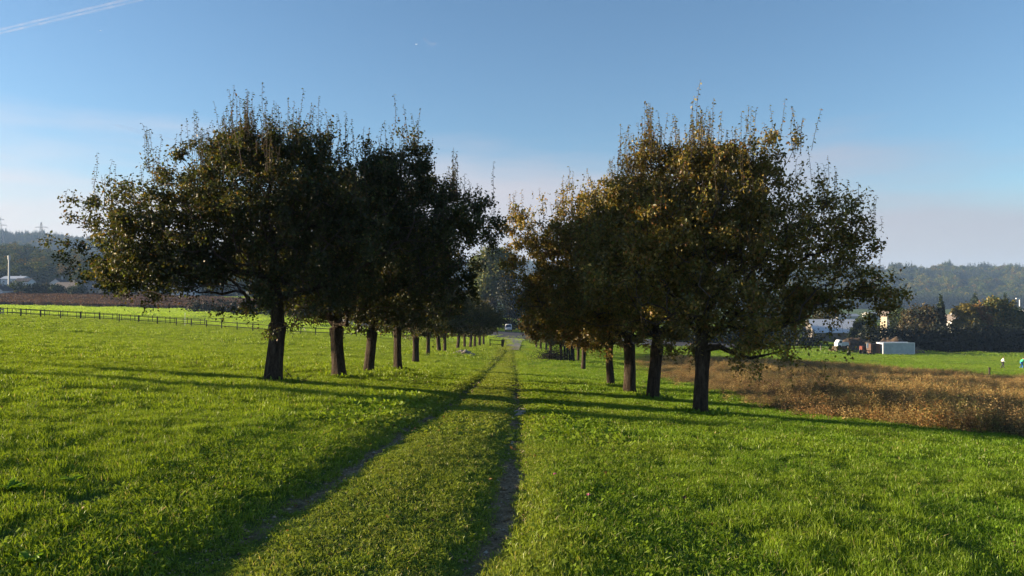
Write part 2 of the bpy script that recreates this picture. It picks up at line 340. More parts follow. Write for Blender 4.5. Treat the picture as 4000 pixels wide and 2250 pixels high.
draped("road", [(-40, 170), (-8, 165), (14, 165), (60, 168), (60, 201), (14, 203), (-8, 203), (-40, 200)], M['asphalt'], .10, 6, "grey asphalt road crossing beyond the orchard", "road")
draped("path", [(-.75, 106), (.9, 106), (2.0, 150), (3.2, 166), (-1.9, 166), (-1.2, 150)], M['gravel'], .05, 2, "pale gravel end of the field track", "path")

# ---------------------------------------------------------------- hills
def hill(name, cols, D0, D1, zb, drop, mtl, label, nt_=14, nb=5, wob=0, seed=0):
    """ridge of land: cols are (photo column, ridge row) pairs"""
    px = np.linspace(cols[0][0], cols[-1][0], 220); ry = np.interp(px, [c[0] for c in cols], [c[1] for c in cols])
    t = np.concatenate([np.linspace(0, 1, nt_), 1 + np.linspace(0, 1, nb + 1)[1:] * .8]); V = []
    def surf(p, tt):
        ryy = np.interp(p, [c[0] for c in cols], [c[1] for c in cols]); D = D0 + (D1 - D0) * tt
        zr = hz(ryy, D1) - drop; up = np.where(tt < 1, smooth(0, 1, tt) * .6 + .4 * np.clip(tt, 0, 1), 1 - smooth(1, 1.8, tt))
        z = zb + (zr - zb) * up + wob * (vnoise(p * .02, tt * 5, seed) - .5) * np.clip(tt, 0, 1) + wob * .5 * (vnoise(p * .09, tt * 14, seed + 1) - .5)
        return (p - 2000) / FP * D, D, z
    PP, TT = np.meshgrid(px, t); x, y, z = surf(PP.ravel(), TT.ravel()); n0 = len(px); n1 = len(t)
    J = (np.arange(n1 - 1)[:, None] * n0 + np.arange(n0 - 1)[None]).ravel()
    o = obj(name, np_mesh(name, np.stack([x, y + 0 * x, z], 1), quads=np.stack([J, J + 1, J + n0 + 1, J + n0], 1), mats=[mtl], smooth_=True))
    tag(o, label, "hill", kind="structure"); return surf
S_fl = hill("hill_far_left", [(-900, 905), (0, 910), (60, 912), (120, 917), (170, 912), (260, 928), (420, 945), (700, 965), (1100, 990), (1600, 1030)], 1000, 1650, -20, 9, M['far_hill'], "blue hazy wooded ridge far off on the left", wob=5)
S_fc = hill("hill_far_centre", [(1300, 1055), (1700, 1024), (1850, 1020), (1950, 1022), (2060, 1026), (2300, 1034), (2700, 1046), (3000, 1060), (3300, 1066)], 1500, 2300, -20, 10, M['far_hill'], "pale blue ridge seen in the gap above the track", wob=5, seed=4)
S_left = hill("hill_left", [(-900, 955), (0, 968), (120, 972), (220, 985), (330, 1000), (520, 1010), (900, 1030), (1400, 1070), (1700, 1110)], 400, 760, 1.5, 9, M['hill'], "wooded slope rising behind the houses", wob=8, seed=8)
S_right = hill("hill_right", [(2500, 1085), (2900, 1060), (3250, 1042), (3450, 1043), (3560, 1046), (3700, 1044), (3800, 1046), (3900, 1048), (4000, 1040), (4300, 1036), (5000, 1050)], 1000, 1500, -15, 11, M['hill'], "broad wooded hill on the right across the valley", wob=16, seed=12)

# ---------------------------------------------------------------- scattered stuff (grass, weeds, woods)
def scatter(name, pts, rot, scl, idx, protos, label, cat):
    """one object: a cloud of points, each carrying one of the small prototype meshes"""
    col = bpy.data.collections.new(name + "_kinds")
    for k, me in enumerate(protos):
        o = bpy.data.objects.new("%s_kind_%02d" % (name, k), me); col.objects.link(o)
    me = np_mesh(name, pts)
    a = me.attributes.new("rot", 'FLOAT_VECTOR', 'POINT'); a.data.foreach_set("vector", np.asarray(rot, np.float32).ravel())
    a = me.attributes.new("scl", 'FLOAT_VECTOR', 'POINT'); a.data.foreach_set("vector", np.asarray(scl, np.float32).ravel())
    a = me.attributes.new("pick", 'INT', 'POINT'); a.data.foreach_set("value", np.asarray(idx, np.int32))
    o = obj(name, me); g = bpy.data.node_groups.new(name + "_scatter", 'GeometryNodeTree')
    g.interface.new_socket("Geometry", in_out='INPUT', socket_type='NodeSocketGeometry'); g.interface.new_socket("Geometry", in_out='OUTPUT', socket_type='NodeSocketGeometry')
    gi = g.nodes.new("NodeGroupInput"); go = g.nodes.new("NodeGroupOutput"); ip = g.nodes.new("GeometryNodeInstanceOnPoints"); ci = g.nodes.new("GeometryNodeCollectionInfo")
    ci.inputs[0].default_value = col; ci.inputs["Separate Children"].default_value = True; ci.inputs["Reset Children"].default_value = True
    def na(t, nm):
        x = g.nodes.new("GeometryNodeInputNamedAttribute"); x.data_type = t; x.inputs[0].default_value = nm; return x.outputs[0]
    g.links.new(gi.outputs[0], ip.inputs["Points"]); g.links.new(ci.outputs[0], ip.inputs["Instance"]); ip.inputs["Pick Instance"].default_value = True
    g.links.new(na('INT', "pick"), ip.inputs["Instance Index"]); g.links.new(na('FLOAT_VECTOR', "rot"), ip.inputs["Rotation"]); g.links.new(na('FLOAT_VECTOR', "scl"), ip.inputs["Scale"])
    g.links.new(ip.outputs[0], go.inputs[0]); md = o.modifiers.new("scatter", 'NODES'); md.node_group = g
    return tag(o, label, cat, kind="stuff")

def blades(rng, n, rad, h0, h1, wd, lean=.55, dry=.03, broad=0):
    """a tuft patch of curved blades"""
    a = rng.uniform(0, 2 * np.pi, n); r = rad * np.sqrt(rng.uniform(0, 1, n)); bx, by = r * np.cos(a), r * np.sin(a)
    h = rng.uniform(h0, h1, n) * (1 - .25 * rng.uniform(0, 1, n) ** 3); th = rng.uniform(0, 2 * np.pi, n); ln = h * np.abs(rng.normal(0, lean, n)); ww = wd * rng.uniform(.7, 1.3, n)
    f = rng.uniform(0, 2 * np.pi, n)
    dx, dy = np.cos(th), np.sin(th); px_, py_ = np.cos(f), np.sin(f)
    V = np.zeros((n, 5, 3))
    for k, (t, wf) in enumerate(((0, .8), (0, -.8), (.55, 1), (.55, -1), (1, 0))):
        V[:, k, 0] = bx + dx * ln * t ** 1.8 + px_ * ww * wf / 2; V[:, k, 1] = by + dy * ln * t ** 1.8 + py_ * ww * wf / 2; V[:, k, 2] = h * (t - .12 * t * t) - .02 * (t == 0)
    b = np.arange(n)[:, None] * 5; T = np.concatenate([b + [0, 1, 3], b + [0, 3, 2], b + [2, 3, 4]])
    c = np.zeros((n, 5, 3)); c[:, :, 0] = np.clip(rng.normal(.5, .22, n), 0, 1)[:, None] * .8 + np.array([0, 0, .12, .12, .2]); c[:, :, 1] = [0, 0, .55, .55, 1]; c[:, :, 2] = ((rng.uniform(0, 1, n) < dry) * rng.uniform(.5, 1, n))[:, None]
    V = V.reshape(-1, 3); c = c.reshape(-1, 3)
    if broad:                                   # clover and other small round leaves
        m = broad; a = rng.uniform(0, 2 * np.pi, m); r = rad * np.sqrt(rng.uniform(0, 1, m)); z = rng.uniform(h0 * .4, h1 * .75, m); s = wd * rng.uniform(1.6, 3.2, m); t0 = rng.uniform(0, 6.28, m)
        W = np.zeros((m, 4, 3)); nrm = rng.normal(0, .45, (m, 2))
        for k in range(4):
            ux, uy = s * np.cos(t0 + k * 1.571), s * np.sin(t0 + k * 1.571)
            W[:, k, 0] = r * np.cos(a) + ux; W[:, k, 1] = r * np.sin(a) + uy; W[:, k, 2] = z + nrm[:, 0] * ux + nrm[:, 1] * uy
        b = len(V) + np.arange(m)[:, None] * 4; T = np.concatenate([T, b + [0, 1, 2], b + [0, 2, 3]])
        cc = np.zeros((m, 4, 3)); cc[:, :, 0] = rng.uniform(.1, .9, m)[:, None]; V = np.concatenate([V, W.reshape(-1, 3)]); c = np.concatenate([c, cc.reshape(-1, 3)])
    return V, T, c
rg = np.random.default_rng(11)
protos = []; sets = {}
def protoset(key, n, *a, **k):
    sets[key] = (len(protos), n)
    for i in range(n):
        V, T, c = blades(rg, *a, **k); protos.append(np_mesh("grass_tuft", V, tris=T, col=c, mats=[M['grass']]))
protoset('a', 8, 540, .26, .035, .10, .0042, .55, .04, broad=34)
protoset('b', 6, 360, .40, .04, .105, .0078, .5, .035, broad=12)
protoset('c', 6, 280, .75, .045, .12, .018, .5, .03)
protoset('d', 5, 300, 1.6, .05, .15, .042, .5, .02)
protoset('e', 4, 340, 4.2, .08, .26, .11, .5, .02)
protoset('ta', 6, 75, .10, .03, .085, .005, .55, .06, broad=10); protoset('tb', 5, 44, .14, .035, .09, .011, .55, .05, broad=5); protoset('tc', 4, 30, .20, .04, .10, .026, .5, .04); protoset('td', 4, 26, .32, .05, .12, .06, .5, .03)
P, S_, K_ = [], [], []
def lay(key, y0, y1, dens, mx=1.0, xm=1.3, track=False):
    hw = 2.4 if track else (y1 * .70 + xm) * mx; st = dens ** -.5; gx_, gy_ = np.meshgrid(np.arange(-hw, hw, st), np.arange(y0, y1, st)); n = gx_.size; x = gx_.ravel() + rg.uniform(-.6, .6, n) * st - (.7 if track else 0); y = np.maximum(gy_.ravel() + rg.uniform(-.6, .6, n) * st, 2.1); k = np.abs(x) < (y * .70 + xm) * mx; x, y = x[k], y[k]
    tk = (np.abs(x + .7) < 2.35) & (y < 100); k = tk if track else ~tk; x, y = x[k], y[k]
    sm = soilm(x, y); k = (sm < .30 + .5 * (rg.uniform(0, 1, len(x)) < .06)) & ~(weedm(x, y) & (rg.uniform(0, 1, len(x)) < .92)) & ~inpoly(x, y, CROP)
    k &= ~((y > 164) & (y < 204) & (x > -40) & (x < 60)) & ~((np.abs(x - .3) < 1.3) & (y > 104) & (y < 168))
    x, y = x[k], y[k]; g = gz(x, y); s = .68 + .55 * vnoise(x * .8, y * .55, 41) * vnoise(x * .23, y * .2, 42) * 1.3 + rg.uniform(-.12, .12, len(x)); s *= np.where(y > 12, .8, 1) * np.where((x > 1) & (y > 12), .8, 1)
    dl, dr = x - rutl(y), x - rutr(y); inn = (dl > 0) & (dr < 0); s *= np.where(inn, .60, 1); s *= 1 - .55 * np.exp(-(dl / .30) ** 2) - .60 * np.exp(-(dr / .34) ** 2); s *= 1 + .06 * np.exp(-((dl + .5) / .3) ** 2); s *= 1 + .9 * smooth(.60, .78, vnoise(x * .16 + 5, y * .42, 43)) * (y > 12) * (x < -2)
    s *= np.where(pathm(x, y), .6, 1)
    P.append(np.stack([x, y, g], 1)); S_.append(np.stack([np.ones_like(s), np.ones_like(s), s], 1)); K_.append(sets[key][0] + rg.integers(0, sets[key][1], len(x)))
lay('a', 2.2, 10, 13, xm=2.2); lay('b', 10, 24, 7.5, xm=2.2); lay('c', 24, 62, 2.4, xm=3); lay('d', 62, 150, .55, xm=6); lay('e', 150, 420, .065, xm=12)
lay('ta', 2.2, 10, 90, track=True); lay('tb', 10, 24, 52, track=True); lay('tc', 24, 55, 26, track=True); lay('td', 55, 100, 11, track=True)
for tx, ty, rr in [(-5.92, 18.62, .33), (-5.4, 23.2, .3), (-5.3, 27.75, .28), (-4.88, 32.1, .26), (4.47, 17.58, .27), (4.48, 23.57, .28), (4.08, 25.76, .28), (4.04, 30.75, .24)]:
    a = rg.uniform(0, 6.28, 46); q_ = rr + rg.uniform(-.06, .28, 46) ; x = tx + np.cos(a) * q_; y = ty + np.sin(a) * q_; P.append(np.stack([x, y, gz(x, y)], 1)); s = rg.uniform(1.1, 2.3, 46); S_.append(np.stack([s * 0 + 1, s * 0 + 1, s], 1)); K_.append(sets['tb'][0] + rg.integers(0, 5, 46))
P = np.concatenate(P); S_ = np.concatenate(S_); K_ = np.concatenate(K_); rot = np.zeros((len(P), 3)); rot[:, 2] = rg.uniform(0, 6.28, len(P)); rot[:, :2] = rg.normal(0, .06, (len(P), 2))
scatter("meadow_grass", P, rot, S_, K_, protos, "bright green meadow grass with darker tufts", "grass")
GRASS_COUNT = len(P)

def quadleaf(rng, pos, size, axis_, nrm, wr=.55, fold=.25):
    """folded leaves: two triangles each, from base positions, axis and normal vectors"""
    n = len(pos); axis_ = axis_ / (np.linalg.norm(axis_, axis=1, keepdims=True) + 1e-9); s = np.cross(axis_, nrm); s /= (np.linalg.norm(s, axis=1, keepdims=True) + 1e-9); nn = np.cross(s, axis_)
    sz = size[:, None]; V = np.zeros((n, 4, 3)); V[:, 0] = pos; V[:, 2] = pos + axis_ * sz
    V[:, 1] = pos + axis_ * sz * .45 + s * sz * wr * .5 + nn * sz * fold * .5; V[:, 3] = pos + axis_ * sz * .45 - s * sz * wr * .5 + nn * sz * fold * .5
    b = np.arange(n)[:, None] * 4; return V.reshape(-1, 3), np.concatenate([b + [0, 1, 2], b + [0, 2, 3]])
def palette(rng, n, pal):
    cols = np.array([p[1] for p in pal]); wts = np.array([p[0] for p in pal], float); k = rng.choice(len(pal), n, p=wts / wts.sum())
    return cols[k] * rng.uniform(.7, 1.3, (n, 1))
# tall dried weeds
WPAL = [(4, (.30, .19, .075)), (3, (.20, .13, .06)), (4, (.38, .27, .11)), (1.6, (.36, .15, .045)), (1.4, (.16, .16, .05)), (1.2, (.08, .05, .03))]
WSETS = [[(5, (.40, .27, .11)), (4, (.46, .34, .14)), (1, (.24, .17, .07))], [(4, (.36, .19, .07)), (3, (.28, .15, .06)), (3, (.34, .25, .11))], [(4, (.14, .09, .045)), (3, (.22, .14, .065)), (2, (.09, .065, .035))], [(3, (.20, .19, .06)), (2, (.12, .14, .04)), (2, (.30, .22, .08))], [(3, (.42, .30, .10)), (2, (.34, .15, .04)), (2, (.46, .36, .15))]]
wp = []
for k in range(15):
    V, T, c = [], [], []; off = 0; pal_ = WSETS[k // 3]
    for j in range(3):
        h = rg.uniform(.5, 1.15); b0 = np.array([*rg.normal(0, .15, 2), 0]); tilt = rg.normal(0, .14, 2); nl = 80
        t = rg.uniform(.08, 1, nl); p = b0 + np.stack([tilt[0] * h * t, tilt[1] * h * t, h * t], 1) + rg.normal(0, .075, (nl, 3)) * np.array([1, 1, .4])
        ax_ = rg.normal(0, 1, (nl, 3)) * np.array([1, 1, .5]) + [0, 0, .35]; v, tt = quadleaf(rg, p, rg.uniform(.03, .085, nl) * (1.15 - .5 * t), ax_ + [0, 0, .4], rg.normal(0, 1, (nl, 3)), .42)
        V.append(v); T.append(tt + off); off += len(v); c.append(np.repeat(palette(rg, nl, pal_), 4, 0))
        top_ = b0 + np.array([tilt[0] * h, tilt[1] * h, h]); r = .006
        st = np.array([b0 + [r, 0, 0], b0 + [-r, r, 0], b0 + [-r, -r, 0], top_]); V.append(st); T.append(np.array([[0, 1, 3], [1, 2, 3], [2, 0, 3]]) + off); off += 4; c.append(np.full((4, 3), .07) * [1.3, .9, .5])
    wp.append(np_mesh("weed_plant", np.concatenate(V), tris=np.concatenate(T), col=np.concatenate(c), mats=[M['weed']]))
n = 60000; x = rg.uniform(7, 68, n); y = rg.uniform(9, 121, n); dn = np.where(y < 45, 1.0, np.where(y < 75, .6, .42)); fr = inpoly(x + rg.normal(0, 1.1, n), y + rg.normal(0, .8, n), WEED) & ~weedm(x, y) & (rg.uniform(0, 1, n) < .35); k = (weedm(x, y) & (rg.uniform(0, 1, n) < dn)) | fr; x, y, fr = x[k], y[k], fr[k]
edge = vnoise(x * .3, y * .3, 51) * .6 + .4 * vnoise(x * 1.1, y * 1.1, 52); rim = np.where(weedm(x - 1.1, y + .9), 1, .55) * np.where(weedm(x - 2.4, y + 1.8), 1, .75); s = np.where(fr, .7, rim) * (.28 + .74 * edge) * (1 + .3 * rg.normal(0, .6, len(x))); wide = np.where(y < 45, 1.15, 1.6)
rot = np.zeros((len(x), 3)); rot[:, 2] = rg.uniform(0, 6.28, len(x))
pt = vnoise(x * .16, y * .13, 61) * .6 + vnoise(x * .5, y * .4, 62) * .4 + rg.normal(0, .10, len(x)); pt = np.clip((pt - .22) / .56, 0, .999); order = np.array([2, 0, 3, 0, 1, 2, 0, 3, 1, 4])
pick = order[(pt * 10).astype(int)] * 3 + rg.integers(0, 3, len(x))
scatter("dry_weeds", np.stack([x, y, gz(x, y)], 1), rot, np.stack([wide * .95, wide * .95, np.clip(s, .2, 1.2)], 1), pick, wp, "tall dried weeds turning brown and rust beside the meadow", "weeds")
# crumbs of soil and small stones lying in the wheel ruts
cv, cf = [], []; oc = np.array([(1, 0, 0), (-1, 0, 0), (0, 1, 0), (0, -1, 0), (0, 0, 1), (0, 0, -1)], float); of = np.array([(0, 2, 4), (2, 1, 4), (1, 3, 4), (3, 0, 4), (2, 0, 5), (1, 2, 5), (3, 1, 5), (0, 3, 5)]); nc = 8000
cy = 3 + 27 * rg.uniform(0, 1, nc) ** 1.6; cx = np.where(rg.uniform(0, 1, nc) < .42, rutl(cy), rutr(cy)) + rg.normal(0, .085, nc); csz = rg.lognormal(-5.1, .5, nc) * (1 + cy / 22); cz = gz(cx, cy)
cv = np.stack([cx, cy, cz + csz * .2], 1)[:, None] + oc[None] * csz[:, None, None] * rg.uniform(.55, 1.35, (nc, 6, 1)) * [1, 1, .65]; cc_ = np.repeat(palette(rg, nc, [(4, (.20, .14, .08)), (2, (.30, .22, .14)), (2, (.12, .085, .05)), (.5, (.40, .34, .26))]), 6, 0)
mcr, ncr, bcr = mat("soil_crumbs"); acr = N(ncr, "Attribute", attribute_name="col"); ncr.links.new(acr.outputs["Color"], bcr.inputs["Base Color"]); bcr.inputs["Roughness"].default_value = 1
tag(obj("rut_gravel", np_mesh("rut_gravel", cv.reshape(-1, 3), tris=(np.arange(nc)[:, None, None] * 6 + of[None]).reshape(-1, 3), col=cc_, mats=[mcr])), "crumbs of soil and small stones in the wheel ruts", "gravel", kind="stuff")
# fallen leaves
n = 2600; tx = np.array([-5.9, -5.4, -5.3, -4.9, 4.5, 4.5, 4.1, 4.0]); ty = np.array([18.6, 23.2, 27.7, 32.1, 17.6, 23.6, 25.8, 30.7]); k = rg.integers(0, 8, n); x = tx[k] + rg.normal(0, 3.2, n); y = ty[k] + rg.normal(0, 3.5, n)
x = np.concatenate([x, rg.uniform(-7, 7, 500)]); y = np.concatenate([y, rg.uniform(3, 16, 500)]); k = y > 2.5; x, y = x[k], y[k]; n = len(x); sz = rg.uniform(.03, .06, n); v, tt = quadleaf(rg, np.stack([x, y, gz(x, y) + rg.uniform(.012, .055, n)], 1), sz, rg.normal(0, 1, (n, 3)) * [1, 1, .35], rg.normal(0, .35, (n, 3)) + [0, 0, 1], .65)
tag(obj("fallen_leaves", np_mesh("fallen_leaves", v, tris=tt, col=np.repeat(palette(rg, n, [(3, (.16, .09, .035)), (2, (.24, .15, .05)), (1, (.10, .06, .03)), (.6, (.32, .24, .08))]), 4, 0), mats=[M['weed']])), "dry brown leaves fallen into the meadow grass", "leaf litter", kind="stuff")
# brown crop below the houses
CPAL = [(4, (.085, .045, .032)), (3, (.06, .035, .025)), (2, (.12, .07, .045)), (.6, (.05, .05, .025))]
cp = []
for k in range(5):
    nl = 150; t = rg.uniform(0, 1, nl); p = np.stack([rg.uniform(-1.6, 1.6, nl), rg.uniform(-1.6, 1.6, nl), 1.25 * t ** .7], 1)
    v, tt = quadleaf(rg, p, rg.uniform(.3, .7, nl), rg.normal(0, .5, (nl, 3)) + [0, 0, .6], rg.normal(0, 1, (nl, 3)), .35); cp.append(np_mesh("crop_row", v, tris=tt, col=np.repeat(palette(rg, nl, CPAL), 4, 0), mats=[M['weed']]))
n = 14000; x = rg.uniform(-330, -40, n); y = rg.uniform(232, 420, n); k = inpoly(x, y, CROP); x, y = x[k], y[k]; rot = np.zeros((len(x), 3)); rot[:, 2] = rg.uniform(0, 6.28, len(x))
scatter("brown_crop", np.stack([x, y, gz(x, y)], 1), rot, np.stack([np.ones(len(x))] * 2 + [rg.uniform(.8, 1.1, len(x))], 1), rg.integers(0, 5, len(x)), cp, "dark brown standing crop between the pale field and the houses", "crop")

# crowns of leaf clumps for middle-distance trees and woods
def crown_pts(rng, lobes, n, shell=.35):
    L = np.array(lobes, float); vol = (L[:, 3] * L[:, 4] * L[:, 5]) ** .75; k = rng.choice(len(L), n, p=vol / vol.sum())
    d = rng.normal(0, 1, (n, 3)); d /= np.linalg.norm(d, axis=1, keepdims=True); r = rng.uniform(0, 1, n) ** shell
    r *= 1 + .12 * rng.normal(0, 1, n)
    return L[k, :3] + d * r[:, None] * L[k, 3:6], d
def round_lobes(rng, h, w, zb, n=14):
    L = [(0, 0, zb + (h - zb) * .52, w * .36, w * .36, (h - zb) * .42)]
    for i in range(n):
        a = rng.uniform(0, 6.28); t = rng.uniform(0, 1); z = zb + (h - zb) * (.15 + .75 * t); rr = w * .5 * math.sqrt(max(.05, 1 - ((t - .38) / .68) ** 2)) * .72
        s = rng.uniform(.16, .26) * w; L.append((rr * math.cos(a), rr * math.sin(a), z, s, s, s * .8))
    return L
def cone_lobes(h, w, zb):
    L = []; k = 9
    for i in range(k):
        t = i / (k - 1); s = w * .5 * (1 - t) ** .8 + .06 * w; L.append((0, 0, zb + (h - zb) * (t * .95 + .03), s, s, (h - zb) / k * .95))
    return L
def clump_crown(rng, lobes, n, size, pal, shell=.3, down=.0):
    p, d = crown_pts(rng, lobes, n, shell); ax_ = rng.normal(0, 1, (n, 3)) + [0, 0, -down]; v, t = quadleaf(rng, p, rng.uniform(.6, 1.4, n) * size, ax_, d + rng.normal(0, .6, (n, 3)), .8, .3)
    return v, t, np.repeat(palette(rng, n, pal), 4, 0)
GP = [(3, (.045, .06, .02)), (3, (.06, .075, .022)), (1, (.09, .085, .025))]
wm = []
for k in range(6):
    v, t, c = clump_crown(rg, round_lobes(rg, 11, 9, .5, 10), 520, 1.0, GP); wm.append(np_mesh("woodland_crown", v, tris=t, col=c, mats=[M['wood_leaf']]))
for k in range(2):
    v, t, c = clump_crown(rg, cone_lobes(14, 5.5, .3), 480, .8, [(1, (.018, .03, .016)), (1, (.025, .04, .02))], down=.5); wm.append(np_mesh("woodland_crown", v, tris=t, col=c, mats=[M['far_leaf']]))
def woods(name, surf, p0, p1, t0, t1, D0, D1, n, s0, s1, label, clear=None):
    p = rg.uniform(p0, p1, n); t = rg.uniform(t0, t1, n); x, y, z = surf(p, t); y = y + 0 * x; s = rg.uniform(s0, s1, n)
    if clear: kk = ~((x > clear[0]) & (x < clear[1]) & (y > clear[2]) & (y < clear[3])); x, y, z, s = x[kk], y[kk], z[kk], s[kk]; n = len(x)
    kind = np.where(vnoise(x * .012, y * .012, 77) + rg.uniform(-.12, .12, n) > .63, rg.integers(6, 8, n), rg.integers(0, 6, n)); rot = np.zeros((n, 3)); rot[:, 2] = rg.uniform(0, 6.28, n)
    scatter(name, np.stack([x, y, z - 1], 1), rot, np.stack([s * rg.uniform(.85, 1.2, n), s * rg.uniform(.85, 1.2, n), s * rg.uniform(.8, 1.15, n)], 1), kind, wm, label, "woodland")
woods("far_left_woodland", S_fl, -800, 1500, .25, 1.08, 0, 0, 8000, 1.0, 1.5, "hazy blue woodland on the far left ridge")
woods("far_centre_woodland", S_fc, 1500, 2700, .5, 1.06, 0, 0, 4500, 1.1, 1.6, "pale blue woodland on the ridge beyond the track")
woods("left_woodland", S_left, -700, 1700, .12, 1.12, 400, 760, 5200, .75, 1.15, "mixed autumn woodland covering the slope behind the houses", (-340, -270, 380, 478))
woods("right_woodland", S_right, 2550, 4900, .0, 1.08, 1000, 1500, 11000, .9, 1.45, "mixed dark and russet woodland covering the hill on the right")

# ---------------------------------------------------------------- orchard trees
def tubes(nodes, parent, rad, sel, nside):
    """tapered tubes along the branch skeleton for the selected nodes"""
    k = np.array([i for i in sel if parent[i] >= 0]); a = nodes[parent[k]]; b = nodes[k]; d = b - a; d /= (np.linalg.norm(d, axis=1, keepdims=True) + 1e-9)
    b = b + d * rad[k][:, None] * .4
    u = np.cross(d, np.where(np.abs(d[:, 2:3]) > .9, [[1., 0, 0]], [[0, 0, 1.]])); u /= np.linalg.norm(u, axis=1, keepdims=True); v = np.cross(d, u)
    th = np.arange(nside) / nside * 2 * np.pi; ring = u[:, None] * np.cos(th)[None, :, None] + v[:, None] * np.sin(th)[None, :, None]
    ra = np.minimum(rad[parent[k]], rad[k] * 1.25)[:, None, None]; V = np.concatenate([a[:, None] + ring * ra, b[:, None] + ring * rad[k][:, None, None]], 1)
    base = np.arange(len(k))[:, None] * (2 * nside); j = np.arange(nside); j2 = (j + 1) % nside
    Q = np.stack([base + j, base + j2, base + nside + j2, base + nside + j], -1).reshape(-1, 4)
    return V.reshape(-1, 3), Q
def trunk_mesh(rng, h, r, lean, rtop, flare=.34):
    ns, nr = 22, 34; z = np.linspace(-.25, h, nr) ; th = np.arange(ns) / ns * 2 * np.pi; V = []
    ph = rng.uniform(0, 6.28, 5); 
    for zz in z:
        t = max(0, zz) / h; rr = r + (rtop - r) * t ** 1.2; rr *= 1 + flare * math.exp(-max(zz, 0) / .16) * .6; bulge = 1 + .22 * math.exp(-((t - 1) / .16) ** 2)
        rid = 1 + .05 * np.sin(3 * th + ph[0] + zz * .5) + .04 * np.sin(5 * th + ph[1] - zz * .9) + .03 * np.sin(9 * th + ph[2] + zz * 2) + .12 * math.exp(-max(zz, 0) / .14) * np.sin(4 * th + ph[3]) + .03 * (vnoise(th * 3.5, zz * 5 + 0 * th, 9) - .5)
        V.append(np.stack([lean[0] * t + np.cos(th) * rr * rid * bulge + .03 * math.sin(zz * 2.1 + ph[4]), lean[1] * t + np.sin(th) * rr * rid * bulge, zz + 0 * th], 1))
    V = np.concatenate(V); b = (np.arange(nr - 1)[:, None] * ns); j = np.arange(ns); Q = np.stack([b + j, b + (j + 1) % ns, b + ns + (j + 1) % ns, b + ns + j], -1).reshape(-1, 4)
    V = np.concatenate([V, [[lean[0], lean[1], h + rtop * .5]]]); top = (nr - 1) * ns; T = np.stack([top + j, top + (j + 1) % ns, np.full(ns, len(V) - 1)], 1)
    return V, Q, T
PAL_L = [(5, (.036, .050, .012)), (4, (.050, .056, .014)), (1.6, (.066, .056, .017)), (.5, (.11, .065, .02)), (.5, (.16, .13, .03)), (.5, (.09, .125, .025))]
PAL_R = [(3, (.09, .095, .02)), (4, (.17, .145, .03)), (3, (.22, .16, .04)), (.7, (.24, .12, .034)), (1, (.34, .26, .06)), (.6, (.15, .18, .035))]  # autumn gold, brightened so shaded crowns carry sunlight in their leaf colour
PAL_O = [(2, (.095, .090, .02)), (3, (.17, .13, .028)), (3, (.23, .155, .036)), (.8, (.20, .08, .022)), (.6, (.12, .13, .025))]
